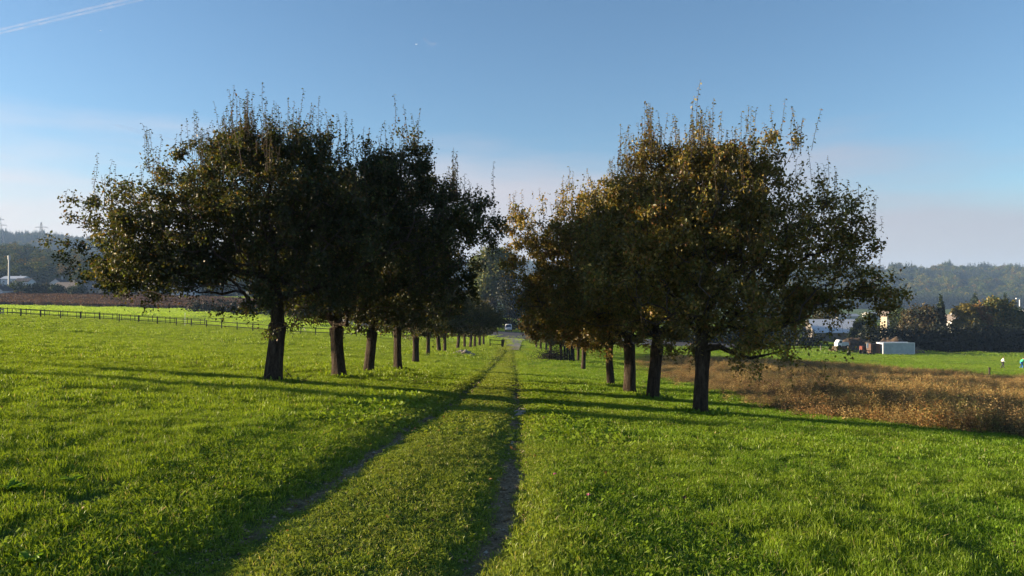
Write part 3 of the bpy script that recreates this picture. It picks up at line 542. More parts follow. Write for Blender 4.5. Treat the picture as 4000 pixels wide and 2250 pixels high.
def orchard_tree(seed, th, tr, lean, lobes, natt, nleaf, ls, pal, shoots=60, slen=(.35, 1.0), hang=60, sparse=None, zmax=7.0):
    """returns (trunk mesh, crown mesh) of one old fruit tree"""
    rng = np.random.default_rng(seed); nodes = [np.array([lean[0] * t, lean[1] * t, th * t]) for t in (.6, .8, 1.0)]; par = [-1, 0, 1]; plen = [0, 0, 0.]
    L = np.array(lobes, float); att, _ = crown_pts(rng, lobes, natt, .45); att = att + rng.normal(0, 1, att.shape) * np.where(rng.uniform(0, 1, (len(att), 1)) < .34, .38, .05) * [.6, 1, 1]; att[:, 0] = np.clip(att[:, 0], (L[:, 0] - L[:, 3]).min() - .05, (L[:, 0] + L[:, 3]).max() + .05); att = att[att[:, 2] > .9]; ov = att[:, 2] > zmax - .3; att[ov, 2] = zmax - rng.uniform(0, .7, ov.sum())
    fork = nodes[-1]; att = att[np.argsort(np.linalg.norm(att - fork, axis=1) + rng.uniform(0, .4, len(att)))]
    prim = L[np.argsort(-(L[:, 3] * L[:, 5]))][:, :3] - [0, 0, .25]; att = np.concatenate([prim, att]); tips = []
    buf = np.zeros((60000, 3)); pl = np.zeros(60000); cnt = 3; buf[:3] = nodes; PN = np.full(60000, -1, int); PN[:3] = [-1, 0, 1]
    pl[:2] = 50
    for a in att:
        d = np.linalg.norm(buf[:cnt] - a, axis=1); i = int(np.argmin(d + .22 * pl[:cnt] + np.where(buf[:cnt, 2] > a[2] + .25, .35, 0))); D = d[i]
        if D < .12: continue
        k = max(1, int(D / .28)); p = buf[i].copy(); dr = (a - p) / D; pin = p - buf[PN[i]] if PN[i] >= 0 else np.array([0, 0, 1.]); pin = pin / (np.linalg.norm(pin) + 1e-9)
        c1 = p + (pin * .45 + dr * .55 + np.array([0, 0, .12])) * D * .5; prev = i
        for q_ in range(1, k + 1):
            t = q_ / k; b = (1 - t) ** 2 * p + 2 * t * (1 - t) * c1 + t * t * a + rng.normal(0, .02, 3) * (t < 1)
            buf[cnt] = b; PN[cnt] = prev; pl[cnt] = pl[prev] % 50 + D / k; prev = cnt; cnt += 1
        tips.append(prev)
    nodes = buf[:cnt]; par = PN[:cnt]; e = 2.25; acc = np.zeros(cnt); kids = np.zeros(cnt, int)
    for i in range(3, cnt): kids[par[i]] += 1
    for i in range(cnt - 1, 2, -1):
        if kids[i] == 0: acc[i] = .0045 ** e
        acc[par[i]] += acc[i] + .0006 ** e
    rad = acc ** (1 / e); rad *= min(1.6, tr * .8 / rad[2]) if rad[2] > 0 else 1; rad = np.maximum(rad, .004); rad[:3] = tr * .8
    far_ = pl[:cnt] % 50; main = (rad > rad[2] * .12) & (np.arange(cnt) > 2); rad = np.where(main, np.minimum(np.maximum(rad, tr * .62 * np.exp(-far_ / 1.1)), tr * .78), rad)
    thick = [i for i in range(3, cnt) if rad[i] >= .028]; thin = [i for i in range(3, cnt) if rad[i] < .028]
    Vt, Qt, Tt = trunk_mesh(rng, th, tr, lean, tr * .82); V1, Q1 = tubes(nodes, par, rad, thick, 9)
    tm = np_mesh("trunk", np.concatenate([Vt, V1]), tris=Tt, quads=np.concatenate([Qt, Q1 + len(Vt)]), mats=[M['bark']], smooth_=True)
    V2, Q2 = tubes(nodes, par, rad, thin, 3)
    # leaves round the thin twigs
    twig = np.array([i for i in thin if rad[i] < .013]); wt_ = (vnoise(nodes[twig, 0] * 1.9 + 40, nodes[twig, 2] * 1.9 + nodes[twig, 1] * 1.3, seed + 5) + .08) ** 1.3 * rng.lognormal(0, .6, len(twig)); pos = nodes[rng.choice(twig, nleaf, p=wt_ / wt_.sum())] + rng.normal(0, .095, (nleaf, 3))
    if sparse is not None: pos = pos[rng.uniform(0, 1, len(pos)) < sparse(pos)]
    n = len(pos); ax_ = rng.normal(0, 1, (n, 3)) + [0, 0, -.55]; lv, lt = quadleaf(rng, pos, rng.uniform(.65, 1.25, n) * ls, ax_, rng.normal(0, 1, (n, 3)), .62)
    cl_ = palette(rng, n, pal); warm = vnoise(pos[:, 0] * .8 + 7, pos[:, 2] * .8 + pos[:, 1] * .5, seed)[:, None]; cl_ *= .75 + .5 * warm * np.array([[1.15, 1, .9]])
    SV, SQ, LV, LT, LC = [V2], [Q2], [lv], [lt], [np.repeat(cl_, 4, 0)]; so = len(V2); lo = len(lv)
    def stick(pts, r, lsz, step, droop, cols):
        nonlocal so, lo
        pts = np.array(pts); m = len(pts); rr = np.linspace(r, r * .5, m); v, q_ = tubes(pts, np.arange(m) - 1, rr, range(1, m), 3); SV.append(v); SQ.append(q_ + so); so += len(v)
        seg = np.linalg.norm(np.diff(pts, axis=0), axis=1).sum(); nl = max(2, int(seg / step)); t = np.linspace(.12, 1, nl) * (m - 1); i0 = np.minimum(t.astype(int), m - 2); f = (t - i0)[:, None]; p = pts[i0] * (1 - f) + pts[i0 + 1] * f
        a = rng.uniform(0, 6.28, nl); ax2 = np.stack([np.cos(a), np.sin(a), rng.normal(droop, .35, nl)], 1); v, tt = quadleaf(rng, p, rng.uniform(.7, 1.2, nl) * lsz, ax2, np.stack([np.zeros(nl), np.zeros(nl), np.ones(nl)], 1) + rng.normal(0, .3, (nl, 3)), .62)
        LV.append(v); LT.append(tt + lo); lo += len(v); LC.append(np.repeat(palette(rng, nl, cols), 4, 0))
    T_ = nodes[np.array(tips)]; cell = {}
    for p in T_:
        key = (int(p[0] // .38), int(p[1] // .6))
        if key not in cell or p[2] > cell[key][2]: cell[key] = p
    tops = np.array(list(cell.values())); wt = np.exp((tops[:, 2] - tops[:, 2].max()) / 1.5) * rng.lognormal(0, .9, len(tops)); wt /= wt.sum()
    for i in rng.choice(len(tops), shoots, p=wt):
        p = tops[i] + rng.normal(0, .12, 3) - [0, 0, .15]; h = slen[0] * .7 + (slen[1] - slen[0] * .7) * rng.uniform() ** 1.7; m = 5; lx, ly = rng.normal(0, .08, 2); bx, by = rng.normal(0, .03, 2)
        stick([p + [lx * h * t + bx * math.sin(3 * t), ly * h * t + by * math.sin(3 * t), h * t] for t in np.linspace(0, 1, m)], .0065, ls * .85, .052, -.45, pal[:5])
    low = {}
    for p in T_:
        key = (int(p[0] // .5), int(p[1] // .6))
        if key not in low or p[2] < low[key][2]: low[key] = p
    lows = np.array(list(low.values()))
    for i in rng.integers(0, len(lows), hang):
        p = lows[i] + rng.normal(0, .1, 3); h = rng.uniform(.2, .55); dx, dy = rng.normal(0, .25, 2)
        stick([p + [dx * h * t, dy * h * t, -h * t * t * .9] for t in np.linspace(0, 1, 4)], .005, ls * .95, .05, -.6, pal)
    SVc = np.concatenate(SV); SQc = np.concatenate(SQ); LVc = np.concatenate(LV); LTc = np.concatenate(LT) + len(SVc); LCc = np.concatenate([np.full((len(SVc), 3), .05), np.concatenate(LC)])
    cm = np_mesh("crown", np.concatenate([SVc, LVc]), tris=LTc, quads=SQc, col=LCc, mats=[M['leaf'], M['twig']], midx=np.concatenate([np.zeros(len(LTc)), np.ones(len(SQc))]))
    return tm, cm
def plant_tree(x, y, meshes, label, group, rz=0, s=1.0, sz=None, name="fruit_tree"):
    e_ = empty(name, (x, y, float(gbase(x, y) + bumps(x, y)) - .02), label, "tree", group, rz); e_.scale = (s, s, sz or s)
    obj("trunk", meshes[0], e_); obj("crown", meshes[1], e_); return e_
GL_, GR_ = "fruit trees in the left row", "fruit trees in the right row"
# nearest tree of the left row
t = orchard_tree(3, 1.55, .215, (.05, .05), [
    (-.2, 0, 4.6, 2.3, 2.2, 1.75), (-2.3, .1, 4.0, 2.1, 2.0, 1.5), (-3.5, -.2, 3.4, 1.15, 1.1, 1.1), (-4.0, .3, 3.9, .55, .6, .6), (-2.0, 0, 2.95, 2.2, 1.8, .7), (-3.6, .2, 2.75, 1.0, 1.0, .5),
    (1.7, .2, 4.3, 2.0, 2.0, 1.5), (3.1, .2, 4.2, 1.5, 1.3, .95), (4.4, .1, 4.1, .8, .6, .45), (.4, 0, 2.5, 1.5, 1.5, .6), (1.6, 0, 2.8, 1.2, 1.3, .6), (0, 0, 5.9, 1.5, 1.3, .6), (-.9, 0, 5.6, 1.2, 1.1, .6), (2.6, .1, 5.3, 1.2, .9, .5), (-5.2, .1, 3.1, .3, .2, .13),
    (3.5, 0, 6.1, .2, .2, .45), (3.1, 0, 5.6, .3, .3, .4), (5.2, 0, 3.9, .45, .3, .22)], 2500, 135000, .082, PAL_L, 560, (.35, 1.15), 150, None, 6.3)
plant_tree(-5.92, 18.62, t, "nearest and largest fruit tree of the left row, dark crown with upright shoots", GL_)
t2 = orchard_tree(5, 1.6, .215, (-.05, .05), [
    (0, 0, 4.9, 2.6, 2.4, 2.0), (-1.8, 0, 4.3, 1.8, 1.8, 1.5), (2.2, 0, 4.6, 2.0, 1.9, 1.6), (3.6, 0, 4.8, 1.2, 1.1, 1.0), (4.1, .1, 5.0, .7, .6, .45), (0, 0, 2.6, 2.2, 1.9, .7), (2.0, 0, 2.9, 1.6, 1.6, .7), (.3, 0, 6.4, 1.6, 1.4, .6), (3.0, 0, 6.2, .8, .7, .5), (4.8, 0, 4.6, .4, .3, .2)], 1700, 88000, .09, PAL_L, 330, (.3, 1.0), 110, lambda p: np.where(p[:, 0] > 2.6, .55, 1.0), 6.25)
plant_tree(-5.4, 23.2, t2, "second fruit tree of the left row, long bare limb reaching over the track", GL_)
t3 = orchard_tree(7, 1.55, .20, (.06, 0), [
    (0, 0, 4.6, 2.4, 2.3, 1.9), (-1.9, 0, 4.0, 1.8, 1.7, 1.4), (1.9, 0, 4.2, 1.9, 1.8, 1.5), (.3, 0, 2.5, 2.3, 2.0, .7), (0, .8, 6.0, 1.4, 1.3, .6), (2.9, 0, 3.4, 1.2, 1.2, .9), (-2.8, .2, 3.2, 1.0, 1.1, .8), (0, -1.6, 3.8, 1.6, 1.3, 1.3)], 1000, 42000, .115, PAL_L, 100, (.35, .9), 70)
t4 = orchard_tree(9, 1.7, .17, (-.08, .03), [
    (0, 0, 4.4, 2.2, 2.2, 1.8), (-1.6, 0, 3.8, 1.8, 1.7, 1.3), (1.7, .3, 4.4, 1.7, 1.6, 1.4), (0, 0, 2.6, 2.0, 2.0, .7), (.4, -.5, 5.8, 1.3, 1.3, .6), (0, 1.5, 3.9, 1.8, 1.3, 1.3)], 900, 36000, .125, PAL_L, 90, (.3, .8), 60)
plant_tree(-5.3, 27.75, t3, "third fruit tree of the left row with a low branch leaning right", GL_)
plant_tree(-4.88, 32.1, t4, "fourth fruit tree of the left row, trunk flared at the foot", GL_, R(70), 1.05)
ordn = ["fifth", "sixth", "seventh", "eighth", "ninth", "tenth", "eleventh", "twelfth", "thirteenth", "fourteenth", "fifteenth"]
rgt = np.random.default_rng(21)
for k, (px, py) in enumerate([(1624, 1419), (1671, 1390), (1714, 1376), (1736, 1378), (1789, 1364), (1816, 1374), (1838, 1376), (1855, 1372), (1873, 1364), (1890, 1358)]):
    x, y, z = at(px, py)
    if k >= 5: y = [98, 101, 106, 112, 120][k - 5]; x = (px - 2000) / FP * y
    plant_tree(x, y, (t3, t4)[k % 2], "%s fruit tree of the left row counted from the front%s" % (ordn[k], ["", ", slim straight trunk", ", trunk leaning a little"][k % 3]), GL_, rgt.uniform(0, 6.28), rgt.uniform(.98, 1.12))
# right row
def thin_right(p): return np.where((p[:, 0] > 2.0) & (p[:, 2] > 3.0), .45, np.where((p[:, 0] > 1.6) & (p[:, 2] < 2.1), .28, 1.0))
r1 = orchard_tree(13, 1.5, .178, (.02, .05), [
    (-.2, 0, 4.6, 2.0, 2.0, 1.75), (-1.2, 0, 4.1, 1.5, 1.7, 1.5), (1.0, 0, 4.4, 1.5, 1.7, 1.4), (2.4, .1, 4.2, 1.5, 1.3, 1.4), (3.3, 0, 4.0, .8, .8, 1.1), (0, 0, 2.7, 1.7, 1.7, .75), (1.4, -.2, 2.2, 1.1, 1.0, .7), (2.4, 0, 2.8, 1.2, 1.0, .5), (3.7, 0, 3.0, .9, .6, .3), (4.5, 0, 2.8, .4, .3, .18),
    (.2, 0, 6.0, 1.4, 1.2, .55), (1.5, 0, 5.9, .8, .8, .4), (-1.25, 0, 6.7, .25, .25, .55), (-1.0, 0, 6.1, .5, .5, .4), (1.9, -.3, 1.85, .35, .2, .1), (2.35, -.3, 1.5, .35, .2, .08), (2.75, -.3, 1.2, .3, .2, .06), (1.0, -.5, 1.65, .5, .5, .3)], 2200, 105000, .085, PAL_R, 380, (.35, 1.15), 130, thin_right, 6.5)
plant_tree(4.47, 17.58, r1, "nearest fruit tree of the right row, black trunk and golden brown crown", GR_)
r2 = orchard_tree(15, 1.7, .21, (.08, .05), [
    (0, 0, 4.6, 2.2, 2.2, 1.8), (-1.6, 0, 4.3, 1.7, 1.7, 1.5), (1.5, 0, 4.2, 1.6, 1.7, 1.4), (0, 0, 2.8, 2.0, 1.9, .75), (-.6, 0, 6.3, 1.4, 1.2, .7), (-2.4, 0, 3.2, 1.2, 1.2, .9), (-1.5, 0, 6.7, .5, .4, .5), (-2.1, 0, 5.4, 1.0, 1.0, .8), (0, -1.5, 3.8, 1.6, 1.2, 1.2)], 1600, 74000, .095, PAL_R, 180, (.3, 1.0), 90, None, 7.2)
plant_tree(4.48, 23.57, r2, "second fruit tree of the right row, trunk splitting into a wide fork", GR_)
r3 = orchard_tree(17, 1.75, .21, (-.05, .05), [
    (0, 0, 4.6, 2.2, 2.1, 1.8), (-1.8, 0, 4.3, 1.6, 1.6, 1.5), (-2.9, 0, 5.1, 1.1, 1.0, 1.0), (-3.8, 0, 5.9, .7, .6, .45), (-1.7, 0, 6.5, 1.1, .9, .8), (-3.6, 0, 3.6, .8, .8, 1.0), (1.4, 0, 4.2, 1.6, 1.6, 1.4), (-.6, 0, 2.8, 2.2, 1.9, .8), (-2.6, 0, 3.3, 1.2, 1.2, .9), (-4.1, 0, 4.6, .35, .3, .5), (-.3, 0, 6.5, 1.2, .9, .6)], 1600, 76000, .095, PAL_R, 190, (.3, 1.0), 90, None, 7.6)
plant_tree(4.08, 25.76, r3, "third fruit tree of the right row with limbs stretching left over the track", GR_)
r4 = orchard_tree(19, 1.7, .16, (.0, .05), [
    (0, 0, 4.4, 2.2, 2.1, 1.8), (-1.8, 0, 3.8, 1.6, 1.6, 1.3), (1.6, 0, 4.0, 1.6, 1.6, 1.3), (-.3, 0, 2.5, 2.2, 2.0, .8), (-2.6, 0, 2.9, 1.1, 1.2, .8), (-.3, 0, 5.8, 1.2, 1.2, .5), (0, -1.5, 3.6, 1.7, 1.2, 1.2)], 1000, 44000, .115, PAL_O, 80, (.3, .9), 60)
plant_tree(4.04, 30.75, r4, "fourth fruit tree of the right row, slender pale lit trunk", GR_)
for k, (px, py) in enumerate([(2279, 1446), (2258, 1412), (2192, 1408), (2150, 1395), (2236, 1410), (2133, 1372), (2112, 1366), (2095, 1360)]):
    x, y, z = at(px, py)
    plant_tree(x, y, (r4, t4)[k in (3, 6)], "%s fruit tree of the right row counted from the front%s" % (ordn[k], ["", ", rusty golden crown", ", low drooping branches"][k % 3]), GR_, rgt.uniform(0, 6.28), rgt.uniform(.95, 1.08))

# unseen young trees added beyond the left edge to lay shadow bands on the meadow
ry_ = np.random.default_rng(77)
for k, (x, y, h, lab) in enumerate([(-21, 20.2, 3.45, "unseen young tree added left of the picture for its shadow, level with the nearest tree of the left row"), (-29, 17.6, 3.3, "thin leaved unseen young tree added left of the picture for its shadow, nearest to the camera"),
        (-24, 26.2, 4.2, "unseen young tree added left of the picture for its shadow, level with the second tree of the left row"), (-25.5, 32.6, 4.5, "unseen young tree added left of the picture for its shadow, with a tall slim crown"), (-31, 41.5, 5.0, "unseen young tree added left of the picture for its shadow, last of its line")]):
    e_ = empty("added_shadow_tree", (x, y, float(gz(x, y))), lab, "tree", "young trees added left of the picture for their shadows"); L = [(ry_.normal(0, .3), ry_.normal(0, .3), h * .8 + ry_.normal(0, .35 if k else .5), (.62, .85)[k == 0], (.62, .85)[k == 0], .55) for i in range(7)]
    v, t_, c = clump_crown(ry_, L, (13000, 1500, 5000, 5000, 5000)[k], .13, [(3, (.05, .06, .015)), (2, (.09, .07, .02))]); obj("crown", np_mesh("crown", v, tris=t_, col=c, mats=[M['far_leaf']]), e_)
    mb = MB().tube((0, 0, -.2), (.04, 0, h * .72), .085, .05, 10)
    for i in range(5): a = i * 1.26; mb.tube((.04, 0, h * .6), (math.cos(a) * .5, math.sin(a) * .5, h * .8), .03, .012, 6)
    mb.build("trunk", M['bark'], e_)

# ---------------------------------------------------------------- middle-distance trees, hedges and shrubs
def leafy(name, px, D, h, wd, pal, label, cat="tree", group=None, kind="round", n=2600, size=None, zb=None, base=None, seed=0, trunk=True, lobes=None):
    rng = np.random.default_rng(seed + int(abs(px) * 7 + D)); x, y, z = at(px, D=D); z = z if base is None else base
    zb = h * .14 if zb is None else zb; L = lobes or (cone_lobes(h, wd, zb) if kind == "cone" else round_lobes(rng, h, wd, zb)); size = size or max(.25, D * .0022)
    e_ = empty(name, (x, y, z - .05), label, cat, group); v, t_, c = clump_crown(rng, L, n, size, pal, .32, .4 if kind == "cone" else 0)
    obj("crown", np_mesh("crown", v, tris=t_, col=c, mats=[M['far_leaf']]), e_)
    if trunk:
        mb = MB(); r = max(.08, h * .018); mb.tube((0, 0, -.3), (0, 0, h * .55), r, r * .6, 10)
        for i in range(5):
            a = rng.uniform(0, 6.28); z0 = h * rng.uniform(.25, .45); mb.tube((0, 0, z0), (math.cos(a) * wd * .3, math.sin(a) * wd * .3, z0 + h * .25), r * .45, r * .15, 6)
        mb.build("trunk", M['bark'], e_)
    return e_
PG = [(3, (.03, .05, .014)), (3, (.05, .07, .018)), (1, (.09, .10, .025))]
PD = [(3, (.009, .013, .007)), (2, (.013, .019, .009))]  # near black leaves, with shade put into the colour for right hedge and dark_tree
PY = [(3, (.15, .12, .025)), (2, (.19, .15, .03)), (2, (.09, .09, .022))]
POr = [(3, (.20, .085, .02)), (2, (.16, .10, .025)), (2, (.10, .07, .02))]
PB = [(3, (.055, .042, .016)), (2, (.075, .055, .02)), (2, (.04, .045, .016))]
PE = [(3, (.02, .035, .014)), (2, (.03, .045, .018))]
leafy("lime_tree", 1930, 236, 25.5, 15.5, [(3, (.07, .10, .022)), (3, (.11, .13, .03)), (2, (.15, .14, .032))], "tall rounded green tree at the end of the track", n=16000, size=.7, zb=5)
leafy("dark_tree", 1990, 222, 17.5, 8, PD, "tree coloured near black for shade, standing right of the tall rounded green one", n=5000, size=.5, zb=1)  # stands in shade; that shade is put into its near black leaves
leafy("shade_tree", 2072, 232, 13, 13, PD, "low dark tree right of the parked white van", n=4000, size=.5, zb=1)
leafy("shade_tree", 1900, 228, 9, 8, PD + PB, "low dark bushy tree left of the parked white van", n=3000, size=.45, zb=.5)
for k, (px, D, h, wd, pal, lab) in enumerate([
    (75, 330, 5.6, 8, PG, "round green garden tree beside the white house at the far left"), (20, 350, 4.8, 8, PG, "bushy garden tree above the roof of the far left house"),
    (126, 320, 5.6, 6, PE, "dark rounded garden shrub in front of the tan roof, left one of a pair"), (170, 322, 5.0, 6.5, PE + PB, "dark garden shrub with yellowish streak left of the tan roof"),
    (226, 318, 4.8, 6.5, PE, "dark garden bush in front of the tan roofed house"), (300, 316, 4.9, 8, PE, "broad dark bush between the tan roof and the gabled house"),
    (450, 330, 6.5, 8, PG, "green tree left of the sunlit cream house"), (575, 318, 5.5, 7, PG + PB, "olive garden tree right of the sunlit cream house"), (660, 325, 6, 6, PG, "small green tree left of the white house with blue shutters"),
    (810, 322, 7, 9, PE, "dark tree right of the white house with blue shutters")]):
    leafy("garden_tree", px, D, h, wd, pal, lab, "tree", "garden trees among the houses", n=1100, size=.7, zb=.3)
# trees behind the right field
HD = 168
for k, (px, D, h, wd, pal, kd, lab) in enumerate([
    (3590, 186, 11.6, 8.5, PB, "round", "russet brown tree above the dark hedge, left of the slim conifer"), (3675, 186, 12.6, 3.8, PE, "cone", "slim pointed conifer rising out of the hedge"),
    (3775, 185, 11.4, 7, PY, "round", "yellow tree above the hedge beside the little white house"), (3826, 187, 11.8, 6, POr, "round", "orange tree above the hedge between yellow and green trees"),
    (3900, 188, 12.6, 9.5, PG + PY, "round", "broad yellowish green tree above the hedge"), (3975, 190, 10.8, 7, PG, "round", "dark green tree above the hedge at the right edge of the picture"), (4060, 188, 11, 8, PG + PB, "round", "green tree above the hedge just past the right edge"),
    (3808, 250, 14.6, 8, PE, "cone", "broad conifer behind the yellow and orange trees"), (3926, 250, 14.4, 6, PE, "cone", "dark conifer behind the yellowish green tree"),
    (3522, 192, 10.6, 6, PE + PG, "round", "dark tree under the branch tip, beside the cream gable"), (3500, 240, 15.6, 7, PE, "cone", "grey green conifer behind the branch tip of the near right tree"),
    (3380, 200, 8.8, 8, PE + PG, "round", "dark green bushy tree behind the soil heaps"), (3050, 196, 9.5, 12, PD, "round", "dark tree behind the near right crown, left of the pale barn"), (2920, 198, 9, 12, PD, "round", "dark spreading tree seen through the near right crown"), (3230, 235, 9.5, 9, PE + PB, "round", "brownish tree rising behind the pale barn roof")]):
    leafy("background_tree", px, D, h, wd, pal, lab, "tree", "trees beyond the right hand field", kind=kd, n=6000, size=.5, zb=.4)
def hedge(name, pts, h, wd, pal, label, n, size, seed):
    rng = np.random.default_rng(seed); L = []
    for (x0, y0), (x1, y1) in zip(pts[:-1], pts[1:]):
        m = max(2, int(math.hypot(x1 - x0, y1 - y0) / 1.6))
        for i in range(m):
            t = i / m; x = x0 + (x1 - x0) * t; y = y0 + (y1 - y0) * t; hh = h * rng.uniform(.82, 1.1); z = float(gz(x, y)); L.append((x, y, z + hh * .5, wd * .55, wd * .5, hh * .52)); L.append((x, y, z + hh * .22, wd * .6, wd * .55, hh * .26))
    o = np.array(L)[:, :3].mean(0); L = [(a - o[0], b - o[1], c - o[2], d, e, f) for a, b, c, d, e, f in L]; v, t_, c = clump_crown(rng, L, n, size, pal, .3)
    return tag(obj(name, np_mesh(name, v, tris=t_, col=c, mats=[M['far_leaf']]), loc=o), label, "hedge")
hedge("hedge", [(at(3395, D=171)[0], 171), (at(3700, D=170)[0], 170), (at(4080, D=170)[0], 170), (at(4500, D=174)[0], 174)], 6.0, 5, PD, "tall evergreen hedge coloured near black for shade, along the far side of the right field", 36000, .5, 5)  # shaded belt below the autumn trees, done as near black leaf colour
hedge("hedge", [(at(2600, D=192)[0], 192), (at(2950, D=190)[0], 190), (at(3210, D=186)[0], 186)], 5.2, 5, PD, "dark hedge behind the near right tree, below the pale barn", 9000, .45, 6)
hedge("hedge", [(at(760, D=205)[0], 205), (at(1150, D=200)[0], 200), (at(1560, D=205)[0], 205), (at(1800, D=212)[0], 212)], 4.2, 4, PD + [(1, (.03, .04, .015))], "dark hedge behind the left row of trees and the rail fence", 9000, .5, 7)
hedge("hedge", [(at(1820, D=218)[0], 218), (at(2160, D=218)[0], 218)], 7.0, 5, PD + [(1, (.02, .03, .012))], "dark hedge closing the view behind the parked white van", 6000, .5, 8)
# brush heap among the right row trunks, stone pile on the left
x, y, z = at(2185, 1412); e_ = empty("brush_heap", (x, y, z), "black heap of cut brushwood and old boards among the right row trunks", "brush heap"); rb = np.random.default_rng(40)
mb = MB()
for i in range(420):
    a = rb.normal(0, 1, 3) * [.75, .5, .38] + [-.55, .3, .5]; a[2] = abs(a[2]) * .95; d = rb.normal(0, 1, 3) * [.6, .5, .4]; mb.tube(a - d * .5, a + d * .5, .022, .010, 4)
mb.build("brushwood", M['bushdark'], e_)
for i, (dx, hh) in enumerate([(.55, 1.5), (.78, 1.7), (1.0, 1.62), (1.22, 1.55), (1.42, 1.66)]):
    MB().box((dx, .25, hh / 2), (.2, .05, hh), rx=R(rb.uniform(-6, 6)), ry=R(rb.uniform(-3, 3))).bevel(.01).build("board", M['bushdark'], e_)
x, y, z = at(1806, 1390); e_ = empty("stone_pile", (x, y, z), "low pile of pale field stones at the foot of the left row", "stone pile"); mb = MB()
for i in range(110):
    a = rb.uniform(-1, 1); c = (a * 1.1, rb.uniform(-.5, .5), max(.04, (.62 - abs(a) * .5) * rb.uniform(.1, 1))); s = rb.uniform(.08, .19); mb.ball(c, (s * rb.uniform(.8, 1.5), s, s * rb.uniform(.6, .9)), 1)
mb.rough(.018, rb).build("stones", M['stone'], e_)

# ---------------------------------------------------------------- fences
def rail_fence(name, pts, h, nrail, mtl, label, step, post=.11, rail=.10, slats=0, tall=None):
    o = np.array(pts[0]); e_ = empty(name, (o[0], o[1], float(gz(*o))), label, "fence"); z0 = e_.location.z; prev = None; mbs = [MB() for _ in range(nrail)]; sl_ = MB(); cnt = 0
    S = []
    for (a, b) in zip(pts[:-1], pts[1:]):
        m = max(1, int(round(math.hypot(b[0] - a[0], b[1] - a[1]) / step))); S += [(a[0] + (b[0] - a[0]) * i / m, a[1] + (b[1] - a[1]) * i / m) for i in range(m)]
    S.append(pts[-1])
    for i, (x, y) in enumerate(S):
        p = Vector((x - o[0], y - o[1], float(gz(x, y)) - z0)); hh = h * 1.08 + (tall if (i == 0 and tall) else 0)
        if i < 98: MB().box(p + Vector((0, 0, hh / 2 - .1)), (post, post, hh + .2)).build("post", mtl, e_)
        if prev is not None:
            for k in range(nrail):
                zz = Vector((0, -.07, h * (.96 - k * .5 / max(1, nrail - 1)) if nrail > 1 else h * .9)); mbs[k].tube(prev + zz, p + zz, rail / 2, rail / 2, 6)
            for j in range(slats):
                c = prev.lerp(p, (j + .5) / slats); MB().box(c + Vector((0, 0, h * .5)), (.07, .03, h * .9)).build('slat', mtl, e_)
        prev = p
    for mb in mbs: mb.build("rail", mtl, e_)
    sl_.bm.free()
    return e_
fp = [at(*p)[:2] for p in [(20, 1233), (690, 1276), (1130, 1309), (1750, 1322)]]; fp[1] = (fp[1][0], 113); 
rail_fence("rail_fence", [(fp[0][0], 108), (fp[1][0] * 113 / 109.3, 113), (-30.6, 108), (-12.3, 136), (-5.6, 150)], 1.15, 2, M['dark_wood'], "dark wooden rail fence along the far edge of the left meadow", 2.7, tall=.45)
x0 = at(30, D=117)[0]; rail_fence("slatted_fence", [(x0, 117), (at(800, D=122)[0], 122)], 1.15, 2, M['dark_wood'], "second dark fence with close upright slats behind the rail fence", 2.6, post=.08, rail=.07, slats=2)
x0 = at(-260, D=106)[0]; rail_fence("plank_fence", [(x0, 106), (at(13, D=107)[0], 107)], 1.0, 2, M['pale_wood'], "pale sunlit plank fence at the far left edge", 2.6, rail=.16)
x, y, z = at(723, D=116); e_ = empty("marker_pole", (x, y, z), "thin white marker pole standing at the slatted fence", "pole"); MB().tube((0, 0, -.2), (0, 0, 2.0), .03, .025, 8).build("pole", M['white_paint'], e_); MB().ball((0, 0, 2.0), (.05, .05, .05)).build("pole_cap", M['white_paint'], e_)
e_ = rail_fence("field_gate", [(-3.3, 112), (-1.55, 112)], 1.15, 2, M['dark_wood'], "short stretch of rail fence beside the end of the track", 1.75, post=.13)
x, y, z = at(1962, 1352, D=112); mb = MB(); mb.poly([(-.06, 0, -.15), (.10, 0, -.15), (.38, 0, 1.25), (-.02, 0, 1.3)], (0, .14, 0)); tag(mb.build("gate_post", M['dark_wood']), "thick dark leaning post at the left of the track end", "post").location = (x, y, z)
x, y, z = at(3862, 1470); e_ = empty("wooden_post", (x, y, z), "single dark post in the dry verge behind the brown weeds", "post"); MB().tube((0, 0, -.2), (.05, 0, .95), .11, .10, 9).build("post_shaft", M['dark_wood'], e_); MB().box((.05, 0, .98), (.24, .2, .1)).bevel(.02).build("post_cap", M['dark_wood'], e_)
for i, px in enumerate([3205, 3262, 3312, 3358]):
    x, y, z = at(px, D=160); tag(MB().tube((0, 0, -.2), (0, 0, 1.35), .12, .11, 8).build("fence_post", M['grey_wood']), "weathered grey post in front of the soil heap, %s from the left" % ["first", "second", "third", "fourth"][i], "post", "grey posts before the soil heap").location = (x, y, z)

